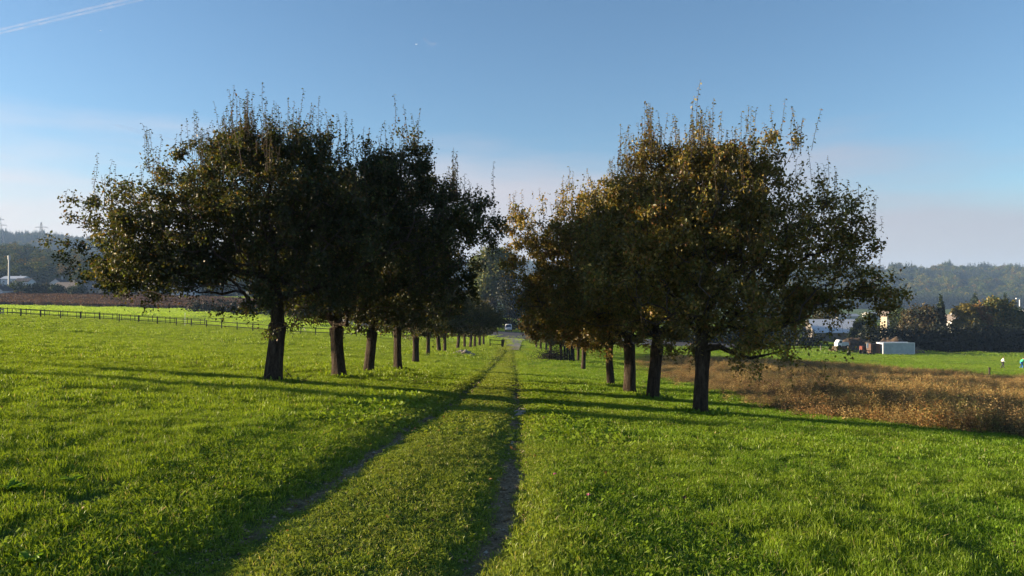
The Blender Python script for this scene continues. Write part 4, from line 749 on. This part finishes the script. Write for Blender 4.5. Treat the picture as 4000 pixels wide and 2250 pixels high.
# ---------------------------------------------------------------- houses
def house(px, D, wd, dp, hw, hr, wall, roof, label, rz=0, gable=False, wins=((-.25, .55), (.25, .55)), chim=True, winmat='glass', base=None, door=True, group="houses on the left slope"):
    """gable house: gable=True shows its gable end to the camera"""
    x, y, z = at(px, D=D); z = z if base is None else base; e_ = empty("house", (x, y, z), label, "house", group, rz); a, b = wd / 2, dp / 2
    mb = MB()
    if gable: mb.poly([(-a, -b, -1), (a, -b, -1), (a, -b, hw), (0, -b, hw + hr), (-a, -b, hw)], (0, dp, 0))
    else: mb.poly([(-a, -b, -1), (-a, b, -1), (-a, b, hw), (-a, 0, hw + hr), (-a, -b, hw)], (wd, 0, 0))
    mb.build("wall", wall, e_); mb = MB(); ov, th = .45, .18
    if gable:
        for s in (-1, 1): mb.poly([(0, -b - ov, hw + hr + .02), (s * (a + ov), -b - ov, hw - hr * ov / a + .02), (s * (a + ov), -b - ov, hw - hr * ov / a + th), (0, -b - ov, hw + hr + th)], (0, dp + 2 * ov, 0))
    else:
        for s in (-1, 1): mb.poly([(-a - ov, 0, hw + hr + .02), (-a - ov, s * (b + ov), hw - hr * ov / b + .02), (-a - ov, s * (b + ov), hw - hr * ov / b + th), (-a - ov, 0, hw + hr + th)], (wd + 2 * ov, 0, 0))
    ro = mb.build("roof", roof, e_)
    if chim: MB().box((a * .35, b * .2, hw + hr + .3), (.6, .6, 1.5)).build("chimney", M['cream'] if wall is M['cream'] else M['grey_wall'], ro)
    for (u, v) in wins:
        f = MB().box((u * wd, -b - .02, v * hw), (1.35, .12, 1.45)).build("window", M['white_paint'], e_); MB().box((u * wd, -b - .075, v * hw), (1.1, .05, 1.2)).build("pane", M[winmat], f)
    if door: MB().box((0, -b - .03, .95), (1.0, .1, 2.0)).build("door", M['brown_board'], e_)
    return e_
house(-6, 318, 8, 7, 2.6, 2.2, M['white_wall'], M['dark_tile'], "white house with dark roof cut by the left picture edge", gable=True)
house(62, 466, 13, 9, 3.6, 1.6, M['white_wall'], M['pale_metal'], "long pale house with flat bluish roof high on the left", base=hz(1112, 466), wins=((-.35, .5), (-.1, .5), (.15, .5), (.38, .5)))
house(98, 440, 8, 7, 3.4, 1.8, M['white_wall'], M['dark_tile'], "small white house below the long pale one", base=hz(1122, 440))
house(232, 352, 5.5, 6, 6.0, 2.0, M['white_wall'], M['dark_tile'], "narrow bluish gabled house peeping over the tan roof", gable=True, wins=((0, .8),), door=False)
house(268, 330, 10.5, 9, 2.7, 3.1, M['cream'], M['tile'], "low house with large tan tiled roof and dark bushes", R(-8))
house(362, 328, 9.5, 9, 3.0, 3.8, M['cream'], M['tile'], "house with grey tan roof and a dark dormer gable", R(6))
house(508, 322, 7.5, 8, 4.0, 2.6, M['cream'], M['tile'], "bright sunlit cream house glimpsed under the left tree", R(58), gable=True, chim=False)
house(592, 336, 9, 8, 3.4, 3.0, M['grey_wall'], M['dark_tile'], "grey house with dark roof behind an olive tree", R(-10))
house(730, 318, 9.5, 9, 4.6, 3.0, M['white_wall'], M['pale_metal'], "white gabled house with blue shutters under the left tree", gable=True, wins=((-.16, .62), (.28, .62), (-.2, .2)), winmat='shutter', door=False)
house(640, 352, 8, 8, 3.6, 3.4, M['white_wall'], M['dark_tile'], "small dark roofed house left of the white gabled one")
house(3456, 205, 1.6, 1.8, 8.3, 1.2, M['cream'], M['tile'], "narrow sunlit cream gable wall between dark trees", R(40), gable=True, wins=((0, .72),), chim=True, door=False, group="buildings across the right field")
house(3716, 215, 3.4, 4, 6.6, 1.4, M['white_wall'], M['tile'], "little white house between the conifer and the yellow tree", R(20), gable=True, wins=((.1, .8),), door=False, group="buildings across the right field")
house(4000, 215, 6, 6, 7.0, 2.4, M['white_wall'], M['pale_metal'], "white gable at the right picture edge above the hedge", gable=True, wins=((0, .75),), door=False, group="buildings across the right field")
house(3425, 520, 15, 12, 4.0, 1.2, M['grey_wall'], M['steel'], "distant works building with long pale roof above the soil heaps", chim=False, wins=((-.3, .5), (0, .5), (.3, .5)), group="buildings across the right field")
house(3300, 480, 14, 12, 3.4, 1.4, M['grey_wall'], M['steel'], "distant white building half hidden by the near right tree", chim=False, wins=((-.3, .5), (.3, .5)), group="buildings across the right field")
# pale barn with low roof
x, y, z = at(3272, D=218); e_ = empty("barn", (x, y, z), "long low barn with pale blue metal roof behind the soil heap", "barn"); a, b = 8.6, 5
MB().poly([(-a, -b, -.5), (-a, b, -.5), (-a, b, 3.9), (-a, 0, 6.3), (-a, -b, 2.9)], (2 * a, 0, 0)).build("wall", M['grey_wood'], e_)
mb = MB()
for s, zz in ((-1, 2.75), (1, 3.75)): mb.poly([(-a - .4, 0, 6.36), (-a - .4, s * (b + .5), zz), (-a - .4, s * (b + .5), zz + .15), (-a - .4, 0, 6.52)], (2 * a + .8, 0, 0))
ro = mb.build("roof", M['pale_metal'], e_)
for i in range(6): MB().box((-7 + i * 2.8, -b * .52, 4.75), (.08, 5.6, .1), rx=math.atan2(3.61, 5.5)).build("roof_seam", M['steel'], ro)
MB().box((2, -b - .03, 1.2), (3, .1, 2.3)).build("door", M['brown_board'], e_)
# container
x, y, z = at(3497, 1379, D=157); e_ = empty("shipping_container", (x, y, z), "pale grey container standing on the edge of the right field", "container", rz=R(3)); a, b, h = 3.35, 1.22, 2.35
mb = MB(); mb.box((0, 0, h / 2 + .12), (2 * a, 2 * b, h - .1))
body = mb.build("body", M['container'], e_); mb = MB()
for i in range(30): mb.box((-a + .15 + i * (2 * a - .3) / 29, -b - .02, h / 2 + .12), (.11, .05, h - .35))
mb.build("corrugation", M['container'], body)
mb = MB()
for sx in (-1, 1):
    for sy in (-1, 1): mb.box((sx * (a + .01), sy * (b + .01), h / 2 + .12), (.14, .14, h))
for sy in (-1, 1):
    for zz in (.14, h + .1): mb.box((0, sy * (b + .012), zz), (2 * a - .12, .12, .14))
mb.build("frame", M['white_paint'], e_)
for s in (-1, 1):
    d = MB().box((-a - .03, s * .57, h / 2 + .12), (.06, 1.08, h - .25)).build("door", M['white_paint'], e_); MB().tube((-a - .09, s * .3, .3), (-a - .09, s * .3, h - .1), .025).build("lock_bar", M['steel'], d)
# soil heaps, shed, machine
def heap(name, px, D, rx, ry, h, label, seed):
    rng = np.random.default_rng(seed); x, y, z = at(px, D=D); n = 46; g = np.linspace(-1, 1, n); A, B = np.meshgrid(g, g); r = np.sqrt(A ** 2 + B ** 2)
    Z = h * np.clip(1 - r ** 1.6, 0, 1) * (.45 + 1.1 * vnoise(A * 2.2 + 9, B * 2.2, seed)) + (.6 * vnoise(A * 6, B * 6, seed + 1) + .35 * vnoise(A * 17, B * 17, seed + 2) - .3) * (r < 1) - .25 * (r >= 1); J = (np.arange(n - 1)[:, None] * n + np.arange(n - 1)[None]).ravel()
    o = obj(name, np_mesh(name, np.stack([A.ravel() * rx, B.ravel() * ry, Z.ravel()], 1), quads=np.stack([J, J + 1, J + n + 1, J + n], 1), mats=[M['heap']], smooth_=True), loc=(x, y, z - .05)); return tag(o, label, "soil heap")
heap("soil_heap", 3492, 163, 6.5, 3.5, 2.9, "brown soil heap rising behind the pale container", 3)
heap("soil_heap", 3340, 165, 6.0, 3.5, 2.8, "dark soil heap with rubble left of the brown shed", 4)
x, y, z = at(3410, D=157); e_ = empty("shed", (x, y, z), "brown board shed beside the container", "shed"); MB().box((0, 0, 1.05), (1.9, 1.9, 2.1)).build("wall", M['brown_board'], e_); MB().box((0, 0, 2.18), (2.2, 2.2, .12), ry=R(5)).build("roof", M['dark_tile'], e_); MB().box((-.3, -.98, .9), (.8, .08, 1.7)).build("door", M['dark_wood'], e_)
x, y, z = at(3388, D=155); e_ = empty("notice_board", (x, y, z), "small upright white board left of the brown shed", "board"); MB().box((0, 0, 1.75), (.34, .06, 1.0)).build("panel", M['white_paint'], e_); MB().tube((0, .06, -.2), (0, .06, 2.2), .05).build("post", M['grey_wood'], e_)
x, y, z = at(3368, D=154); e_ = empty("farm_cart", (x, y, z), "small rusty red cart in front of the soil heaps", "cart"); MB().box((0, 0, 1.3), (.75, 1.2, .75)).bevel(.05).build("body", M['rust_red'], e_); MB().box((.2, 0, .75), (1.5, .12, .12), ry=R(18)).build("drawbar", M['rust_red'], e_)
for s in (-1, 1): MB().tube((0, s * .66 - .06, .42), (0, s * .66 + .06, .42), .42, n=18).build("wheel", M['rubber'], e_)
MB().tube((.95, -.1, .0), (.95, .1, .0), .0, n=6).bm.free()
x, y, z = at(3395, D=152); e_ = empty("plough", (x, y, z), "black plough parked before the brown shed", "plough"); mb = MB()
mb.tube((-.9, 0, .9), (.9, 0, .7), .08); 
for i in range(3): mb.tube((-.6 + i * .6, 0, .85), (-.4 + i * .6, 0, .1), .05); mb.box((-.35 + i * .6, 0, .2), (.5, .25, .28), ry=R(35))
mb.build("frame", M['rubber'], e_); MB().tube((-1, -.06, .35), (-1, .06, .35), .35, n=16).build("wheel", M['rubber'], e_)

# ---------------------------------------------------------------- vehicles
def vehicle(name, loc, rz, label, cat, L_, W_, H_, prof, bodymat, glassz, group=None):
    """prof: side outline (y forward, z up); the front faces -Y before turning"""
    e_ = empty(name, loc, label, cat, group, rz); bm = MB(); bm.poly([(-W_ / 2, yy, zz) for yy, zz in prof], (W_, 0, 0))
    for v in bm.bm.verts:
        if v.co.z > glassz[0]: v.co.x *= 1 - .16 * (v.co.z - glassz[0]) / (H_ - glassz[0])
    bm.bevel(.07, 2).build("body", bodymat, e_, True)
    return e_
x, y, z = at(1986, D=206)
e_ = vehicle("parked_van", (x, y, z + .12), 0, "white van facing the camera at the end of the track", "van", 4.8, 1.9, 2.0, [(-2.35, .35), (-2.35, .95), (-1.55, 1.12), (-.75, 1.9), (2.3, 1.95), (2.4, 1.2), (2.4, .35)], M['white_paint'], (1.1,))
MB().poly([(-.78, -1.62, 1.10), (.78, -1.62, 1.10), (.66, -.86, 1.86), (-.66, -.86, 1.86)], (0, -.03, .03)).build("windscreen", M['glass'], e_)
for s in (-1, 1):
    MB().box((s * .68, -2.37, .82), (.36, .08, .2)).bevel(.02).build("headlight", M['lamp_glass'], e_); MB().box((s * 1.05, -1.0, 1.25), (.2, .1, .22)).bevel(.03).build("mirror", M['rubber'], e_); MB().poly([(s * .945, -1.2, 1.2), (s * .945, .2, 1.2), (s * .85, .2, 1.75), (s * .85, -.75, 1.75)], (s * .02, 0, 0)).build("side_window", M['glass'], e_)
    for yy in (-1.45, 1.45):
        wl = MB().tube((s * .72, yy, .34), (s * .97, yy, .34), .34, n=20).build("wheel", M['rubber'], e_); MB().tube((s * .95, yy, .34), (s * .985, yy, .34), .19, n=14).build("rim", M['steel'], wl)
MB().box((0, -2.37, .80), (.95, .06, .16)).build("grille", M['rubber'], e_); MB().box((0, -2.39, .46), (1.85, .12, .22)).bevel(.03).build("bumper", M['rubber'], e_)
x, y, z = at(1350, D=172)
e_ = vehicle("parked_car", (x, y, z + .1), R(35), "pale car half hidden behind the second trunk of the left row", "car", 4.3, 1.75, 1.5, [(-2.1, .3), (-2.1, .75), (-1.1, .9), (-.4, 1.42), (1.2, 1.45), (2.0, .95), (2.1, .3)], M['white_paint'], (.9,))
MB().poly([(-.7, -1.12, .95), (.7, -1.12, .95), (.6, -.5, 1.38), (-.6, -.5, 1.38)], (0, -.03, .03)).build("windscreen", M['glass'], e_)
for s in (-1, 1):
    MB().poly([(s * .86, -.75, .93), (s * .86, 1.5, .93), (s * .78, 1.1, 1.36), (s * .78, -.35, 1.36)], (s * .02, 0, 0)).build("side_window", M['glass'], e_); MB().box((s * .62, -2.1, .62), (.34, .06, .16)).build("headlight", M['lamp_glass'], e_)
    for yy in (-1.3, 1.3): MB().tube((s * .68, yy, .31), (s * .89, yy, .31), .31, n=18).build("wheel", M['rubber'], e_)
x, y, z = at(3287, D=163)
e_ = empty("small_truck", (x, y, z + .9), "small white truck with orange load beside the dark soil heap", "truck", rz=0)
MB().poly([(-1.3, -.8, .35), (-.2, -.8, .35), (-.2, -.8, 1.75), (-.85, -.8, 1.75), (-1.3, -.8, 1.05)], (0, 1.6, 0)).bevel(.05).build("cab", M['white_paint'], e_); MB().box((.55, 0, .85), (1.4, 1.6, .75)).bevel(.03).build("load_bed", M['container'], e_); MB().box((1.3, 0, 1.0), (.5, 1.5, .8)).bevel(.06).build("load", M['orange_paint'], e_)
MB().box((-.55, -.81, 1.35), (.5, .04, .45)).build("side_window", M['glass'], e_)
for xx in (-.8, .9):
    for s in (-1, 1): MB().tube((xx, s * .72 - .1, .32), (xx, s * .72 + .1, .32), .34, n=16).build("wheel", M['rubber'], e_)
MB().box((0.1, 0, -.3), (3.4, 2.2, 1.2)).bevel(.1).build("loading_ramp", M['heap'], e_)

# ---------------------------------------------------------------- people
def skin_mesh(name, verts, edges, radii, mtl, parent, root=0, sub=2):
    me = bpy.data.meshes.new(name); me.from_pydata(verts, edges, []); me.materials.append(mtl); o = obj(name, me, parent); sk = o.modifiers.new("skin", 'SKIN'); sk.use_smooth_shade = True
    for i, r in enumerate(radii): me.skin_vertices[0].data[i].radius = (r, r) if not isinstance(r, tuple) else r; me.skin_vertices[0].data[i].use_root = i == root
    o.modifiers.new("sub", 'SUBSURF').levels = sub; o.modifiers["sub"].render_levels = sub; return o
def person(px, D, rz, label, top, legs, lean=.06):
    x, y, z = at(px, D=D); e_ = empty("person", (x, y, z + .02), label, "person", "walkers on the field path", rz)
    J = {'p': (0, 0, .93), 's1': (0, -.02 - lean * .3, 1.15), 'ch': (0, -.03 - lean * .8, 1.36), 'nk': (0, -.05 - lean, 1.5), 'hd': (0, -.08 - lean, 1.62), 'ht': (0, -.07 - lean, 1.72),
         'hl': (.10, 0, .9), 'kl': (.11, -.20, .50), 'al': (.11, -.17, .09), 'tl': (.12, -.36, .05), 'hr': (-.10, 0, .9), 'kr': (-.11, .02, .49), 'ar': (-.11, .30, .14), 'tr_': (-.12, .14, .03),
         'sl': (.19, -.04 - lean * .8, 1.38), 'el': (.24, .10, 1.12), 'wl': (.23, -.02, .90), 'fl': (.22, -.07, .80), 'sr': (-.19, -.04 - lean * .8, 1.38), 'er': (-.24, -.08, 1.11), 'wr': (-.22, -.28, .95), 'fr': (-.2, -.36, .90)}
    K = list(J); E = [('p', 's1'), ('s1', 'ch'), ('ch', 'nk'), ('nk', 'hd'), ('hd', 'ht'), ('p', 'hl'), ('hl', 'kl'), ('kl', 'al'), ('al', 'tl'), ('p', 'hr'), ('hr', 'kr'), ('kr', 'ar'), ('ar', 'tr_'), ('ch', 'sl'), ('sl', 'el'), ('el', 'wl'), ('wl', 'fl'), ('ch', 'sr'), ('sr', 'er'), ('er', 'wr'), ('wr', 'fr')]
    rad = dict(p=.12, s1=.12, ch=.13, nk=.05, hd=.095, ht=.07, hl=.085, kl=.058, al=.042, tl=.035, hr=.085, kr=.058, ar=.042, tr_=.035, sl=.062, el=.042, wl=.03, fl=.025, sr=.062, er=.042, wr=.03, fr=.025)
    skin_mesh("person_body", [J[k] for k in K], [(K.index(a), K.index(b)) for a, b in E], [rad[k] for k in K], M['skin'], e_)
    def part(nm, keys, ed, g, mt):
        skin_mesh(nm, [J[k] for k in keys], [(keys.index(a), keys.index(b)) for a, b in ed], [rad[k] * g + .012 for k in keys], mt, e_)
    part("jacket", ['p', 's1', 'ch', 'sl', 'el', 'wl', 'sr', 'er', 'wr'], [('p', 's1'), ('s1', 'ch'), ('ch', 'sl'), ('sl', 'el'), ('el', 'wl'), ('ch', 'sr'), ('sr', 'er'), ('er', 'wr')], 1.25, top)
    part("trousers", ['p', 'hl', 'kl', 'al', 'hr', 'kr', 'ar'], [('p', 'hl'), ('hl', 'kl'), ('kl', 'al'), ('p', 'hr'), ('hr', 'kr'), ('kr', 'ar')], 1.15, legs)
    hx, hy, hz_ = J['hd']; MB().ball((hx, hy + .03, hz_ + .04), (.10, .105, .10)).build("hair", M['hair'], e_, True)
    f = MB().ball((hx, hy - .105, hz_ - .01), (.016, .022, .022), 1).build("nose", M['skin'], e_)
    for s in (-1, 1):
        MB().ball((hx + s * .035, hy - .088, hz_ + .02), (.012, .01, .009), 1).build("eye", M['hair'], e_); a = J['al' if s > 0 else 'ar']; b = J['tl' if s > 0 else 'tr_']; MB().tube(a, b, .05, .042, 8).build("shoe", M['dark_cloth'], e_)
    return e_
person(3915, 112, R(75), "walker in a white top and dark trousers on the field path", M['white_cloth'], M['dark_cloth'])
person(3989, 112, R(80), "walker in a green top and blue trousers at the right picture edge", M['green_cloth'], M['blue_cloth'], .2)

# ---------------------------------------------------------------- masts and pylons
def pylon(px, D, top_py, base, wd, label, arm_py):
    x = (px - 2000) / FP * D; H = hz(top_py, D) - base; e_ = empty("power_pylon", (x, D, base), label, "pylon", "lattice pylons on the skyline"); mb = MB(); n = 10; r = .16
    def wz(t): return wd * (1 - t) ** 1.2 * .5 + .5
    for i in range(n):
        t0, t1 = i / n, (i + 1) / n; a, b = wz(t0), wz(t1)
        for sx, sy in ((1, 1), (1, -1), (-1, -1), (-1, 1)):
            mb.tube((sx * a, sy * a, t0 * H), (sx * b, sy * b, t1 * H), r, r, 4); tx, ty = -sy, sx
            mb.tube((sx * a, sy * a, t0 * H), (tx * b, ty * b, t1 * H), r * .6, r * .6, 4)
    mb.build("lattice_mast", M['steel'], e_)
    for j, (py, half) in enumerate(arm_py):
        zz = hz(py, D) - base; m2 = MB(); m2.tube((-half, 0, zz), (half, 0, zz), .16, .16, 4)
        for s in (-1, 1): m2.tube((0, 0, zz + 1.6), (s * half, 0, zz), .12, .12, 4); m2.tube((s * half, 0, zz), (s * half, 0, zz - 2), .1, .1, 4)
        m2.build("crossarm", M['steel'], e_)
    return e_
pylon(160, 860, 868, 40, 9, "steel lattice pylon on the left skyline beside the tree", [(888, 7.6)])
pylon(-4, 780, 846, 40, 9, "steel lattice pylon cut by the left picture edge", [(880, 8.0), (858, 5)])
x, y, z = at(35, D=425); e_ = empty("chimney_mast", (x, y, hz(1085, 425)), "slender pale mast above the houses on the far left", "mast"); H = (1085 - 1000) / FP * 425; MB().tube((0, 0, -8), (0, 0, H), .55, .42, 12).build("shaft", M['steel'], e_); MB().tube((0, 0, H - 2), (0, 0, H + .3), .7, .7, 12).build("head", M['steel'], e_)
x, y, z = at(3983, D=240); e_ = empty("lamp_mast", (x, y, z), "tall lamp mast above the trees at the right edge", "lamp"); H = hz(1166, 240) - z; MB().tube((0, 0, 0), (0, 0, H), .22, .16, 8).build("pole", M['steel'], e_); MB().box((-.5, 0, H), (1.5, .5, .35)).bevel(.05).build("lamp_head", M['pale_metal'], e_)

# ---------------------------------------------------------------- small things in the grass
def dock(px, py, s, label, seed):
    rng = np.random.default_rng(seed); x, y, z = at(px, py); n = 11; V, T = [], []; off = 0
    for i in range(n):
        a = rng.uniform(0, 6.28); L_ = s * rng.uniform(.6, 1.1); wv = L_ * .34; up = rng.uniform(.6, 1.3); m = 6
        for k in range(m + 1):
            t = k / m; r = L_ * t * .8; h = L_ * (up * t - .75 * t * t); ww = wv * math.sin(math.pi * min(1, .12 + t * .88)) ** .8 * .5; ca, sa = math.cos(a), math.sin(a)
            V += [(ca * r - sa * ww, sa * r + ca * ww, h + .02), (ca * r, sa * r, h), (ca * r + sa * ww, sa * r - ca * ww, h + .02)]
        for k in range(m):
            b = off + k * 3; T += [(b, b + 1, b + 4, b + 3), (b + 1, b + 2, b + 5, b + 4)]
        off += (m + 1) * 3
    c = np.tile(np.array([[.14, .26, .02]]), (len(V), 1)) * rng.uniform(.8, 1.2, (len(V), 1))
    return tag(obj("dock_plant", np_mesh("dock_plant", np.array(V), quads=T, col=c, mats=[M['weed']], smooth_=True), loc=(x, y, z)), label, "weed plant", "broad leaved docks in the grass")
dock(40, 1925, .15, "light green dock plant at the left edge of the meadow", 1); dock(285, 1895, .11, "upright bright green dock leaf right of the edge plant", 2); dock(120, 2215, .12, "pale green dock rosette in the bottom left corner", 3)
def clover(px, py, label, seed):
    rng = np.random.default_rng(seed); x, y, z = at(px, py); h = .16; e_ = empty("clover_flower", (x, y, z), label, "flower", "clover blossoms in the grass"); MB().tube((0, 0, 0), (.01, 0, h), .0025, .002, 6).build("stem", M['stem'], e_); mb = MB()
    for i in range(40):
        d = Vector(rng.normal(0, 1, 3)).normalized(); d.z = abs(d.z) * .9 - .25; p = Vector((.01, 0, h + .006)); mb.tube(p, p + d * .016, .0034, .0018, 4)
    mb.build("blossom", M['petal'], e_)
clover(2294, 2010, "pink clover blossom right of the track", 1); clover(2163, 1915, "smaller dull pink clover blossom beside the right rut", 2)
for i, (px, py, s) in enumerate([(2022, 1600, .09), (2033, 1592, .07), (2042, 1604, .08), (2018, 1612, .06), (2046, 1594, .07), (2030, 1612, .10)]):
    x, y, z = at(px, py); mb = MB().ball((0, 0, s * .2), (s, s * .8, s * .55), 2); mb.rough(s * .07, rb); tag(mb.build("stone", M['stone'], None, True), ["largest pale stone", "small pale stone", "middling pale stone", "smallest pale stone", "flat pale stone", "broad front stone"][i] + " in the little cluster in the right rut", "stone", "stones in the right rut").location = (x, y, z)
# fallen twigs at the foot of the nearest left tree
x, y, z = at(1155, 1498); e_ = empty("fallen_branch", (x, y, z), "leafy fallen twigs beside the foot of the nearest left tree", "branch"); rf = np.random.default_rng(8); mb = MB(); V, T, c = [], [], []; off = 0
for (a, b) in [((-.25, 0, .36), (.0, 0, .04)), ((.1, 0, .04), (.42, 0, .24)), ((.05, .1, .03), (.3, .1, .1))]:
    mb.tube(a, b, .008, .005, 5); m = 16; t_ = rf.uniform(0, 1, m)[:, None]; p = np.array(a) * (1 - t_) + np.array(b) * t_ + rf.normal(0, .02, (m, 3)); v, tt = quadleaf(rf, p, rf.uniform(.04, .075, m), rf.normal(0, 1, (m, 3)), rf.normal(0, 1, (m, 3)), .65); V.append(v); T.append(tt + off); off += len(v); c.append(np.repeat(palette(rf, m, PAL_L), 4, 0))
mb.build("twigs", M['twig'], e_); obj("leaves", np_mesh("leaves", np.concatenate(V), tris=np.concatenate(T), col=np.concatenate(c), mats=[M['leaf']]), e_)
x, y, z = at(1040, 1500); tag(MB().tube((-.18, 0, .02), (.08, .05, .26), .014, .01, 6).build("stick", M['twig']), "bare stick leaning against the nearest left trunk", "stick").location = (x, y, z)

# ---------------------------------------------------------------- sky objects
def contrail():
    D = 5200.; a = Vector(((-260 - 2000) / FP * D, D, hz(180, D))); b = Vector(((760 - 2000) / FP * D, D, hz(-62, D))); up = Vector((0, 0, 1)); V, Q = [], []; n, m = 160, 10; rng = np.random.default_rng(2)
    for s in (-1, 1):
        o = len(V)
        for i in range(n + 1):
            p = a.lerp(b, i / n) + up * s * 13; r = 9 * (.8 + .5 * float(vnoise(i * .45, s * 3., 6)))
            for k in range(m): V.append(p + Vector((0, math.cos(k / m * 6.2832) * r, math.sin(k / m * 6.2832) * r * .8)))
        for i in range(n):
            for k in range(m): Q.append((o + i * m + k, o + i * m + (k + 1) % m, o + (i + 1) * m + (k + 1) % m, o + (i + 1) * m + k))
    o = obj("contrail", np_mesh("contrail", np.array([tuple(v) for v in V]), quads=Q, mats=[M['contrail']], smooth_=True)); tag(o, "double white vapour trail crossing the upper left sky", "contrail")
contrail()
def wisp(p0, p1, wd, label, seed):
    D = 5600.; a = Vector(((p0[0] - 2000) / FP * D, D, hz(p0[1], D))); b = Vector(((p1[0] - 2000) / FP * D, D, hz(p1[1], D))); V, Q = [], []; n, m = 40, 12
    for i in range(n + 1):
        t = i / n; p = a.lerp(b, t) + Vector((0, 0, 14 * math.sin(t * 5 + seed))); rr = wd * math.sin(math.pi * min(max(t, .02), .98)) ** .8 * (.6 + .7 * float(vnoise(t * 7., seed * 3., 9)))
        for k in range(m): V.append(p + Vector((0, math.cos(k / m * 6.2832) * rr * 2, math.sin(k / m * 6.2832) * rr)))
    for i in range(n):
        for k in range(m): Q.append((i * m + k, i * m + (k + 1) % m, (i + 1) * m + (k + 1) % m, (i + 1) * m + k))
    tag(obj("cloud_wisp", np_mesh("cloud_wisp", np.array([tuple(v) for v in V]), quads=Q, mats=[M['wisp']], smooth_=True)), label, "cloud")
M['wisp'] = M['contrail'].copy()
for nd in M['wisp'].node_tree.nodes:
    if nd.type == 'MAP_RANGE': nd.inputs[3].default_value = .995; nd.inputs[4].default_value = .95
wisp((430, 492), (690, 542), 20, "faint white cirrus wisp above the left trees", 1); wisp((1650, 150), (1705, 170), 16, "tiny pale cloud wisp high above the gap", 2)
def plane(px, py, label, rz):
    D = 9500.; e_ = empty("airliner", ((px - 2000) / FP * D, D, hz(py, D)), label, "airplane", "distant airliners in the sky", rz); MB().tube((0, -14, 0), (0, 14, 0), 2.0, 1.4, 10).ball((0, -14, 0), (2, 3.5, 2)).build("fuselage", M['white_paint'], e_)
    for s in (-1, 1): MB().poly([(s * 1.5, -3, -.5), (s * 1.5, 3, -.5), (s * 15, 7, .6), (s * 15, 5, .6)], (0, 0, .4)).build("wing", M['white_paint'], e_)
    MB().poly([(-.2, 10, 1), (-.2, 14, 1), (-.2, 15, 6), (-.2, 13, 6)], (.4, 0, 0)).build("tail_fin", M['white_paint'], e_)
plane(388, 116, "tiny bright airliner below the vapour trail", R(10)); plane(1625, 170, "tiny airliner speck high above the gap between the rows", R(60))

# ---------------------------------------------------------------- haze
hm = bpy.data.materials.new("haze_air"); hm.use_nodes = True; hn = hm.node_tree; hn.nodes.remove(hn.nodes["Principled BSDF"]); pv = hn.nodes.new("ShaderNodeVolumePrincipled")
pv.inputs["Color"].default_value = (.40, .62, 1, 1); pv.inputs["Density"].default_value = .00015; pv.inputs["Anisotropy"].default_value = .0
hn.links.new(pv.outputs[0], hn.nodes["Material Output"].inputs["Volume"])
hb = MB().box((0, 1500, 59), (6600, 3900, 190)).build("haze", hm); tag(hb, "thin blue haze over the valley", "haze", kind="stuff")
print("GRASS", GRASS_COUNT, "polys", sum(len(m.polygons) for m in bpy.data.meshes))
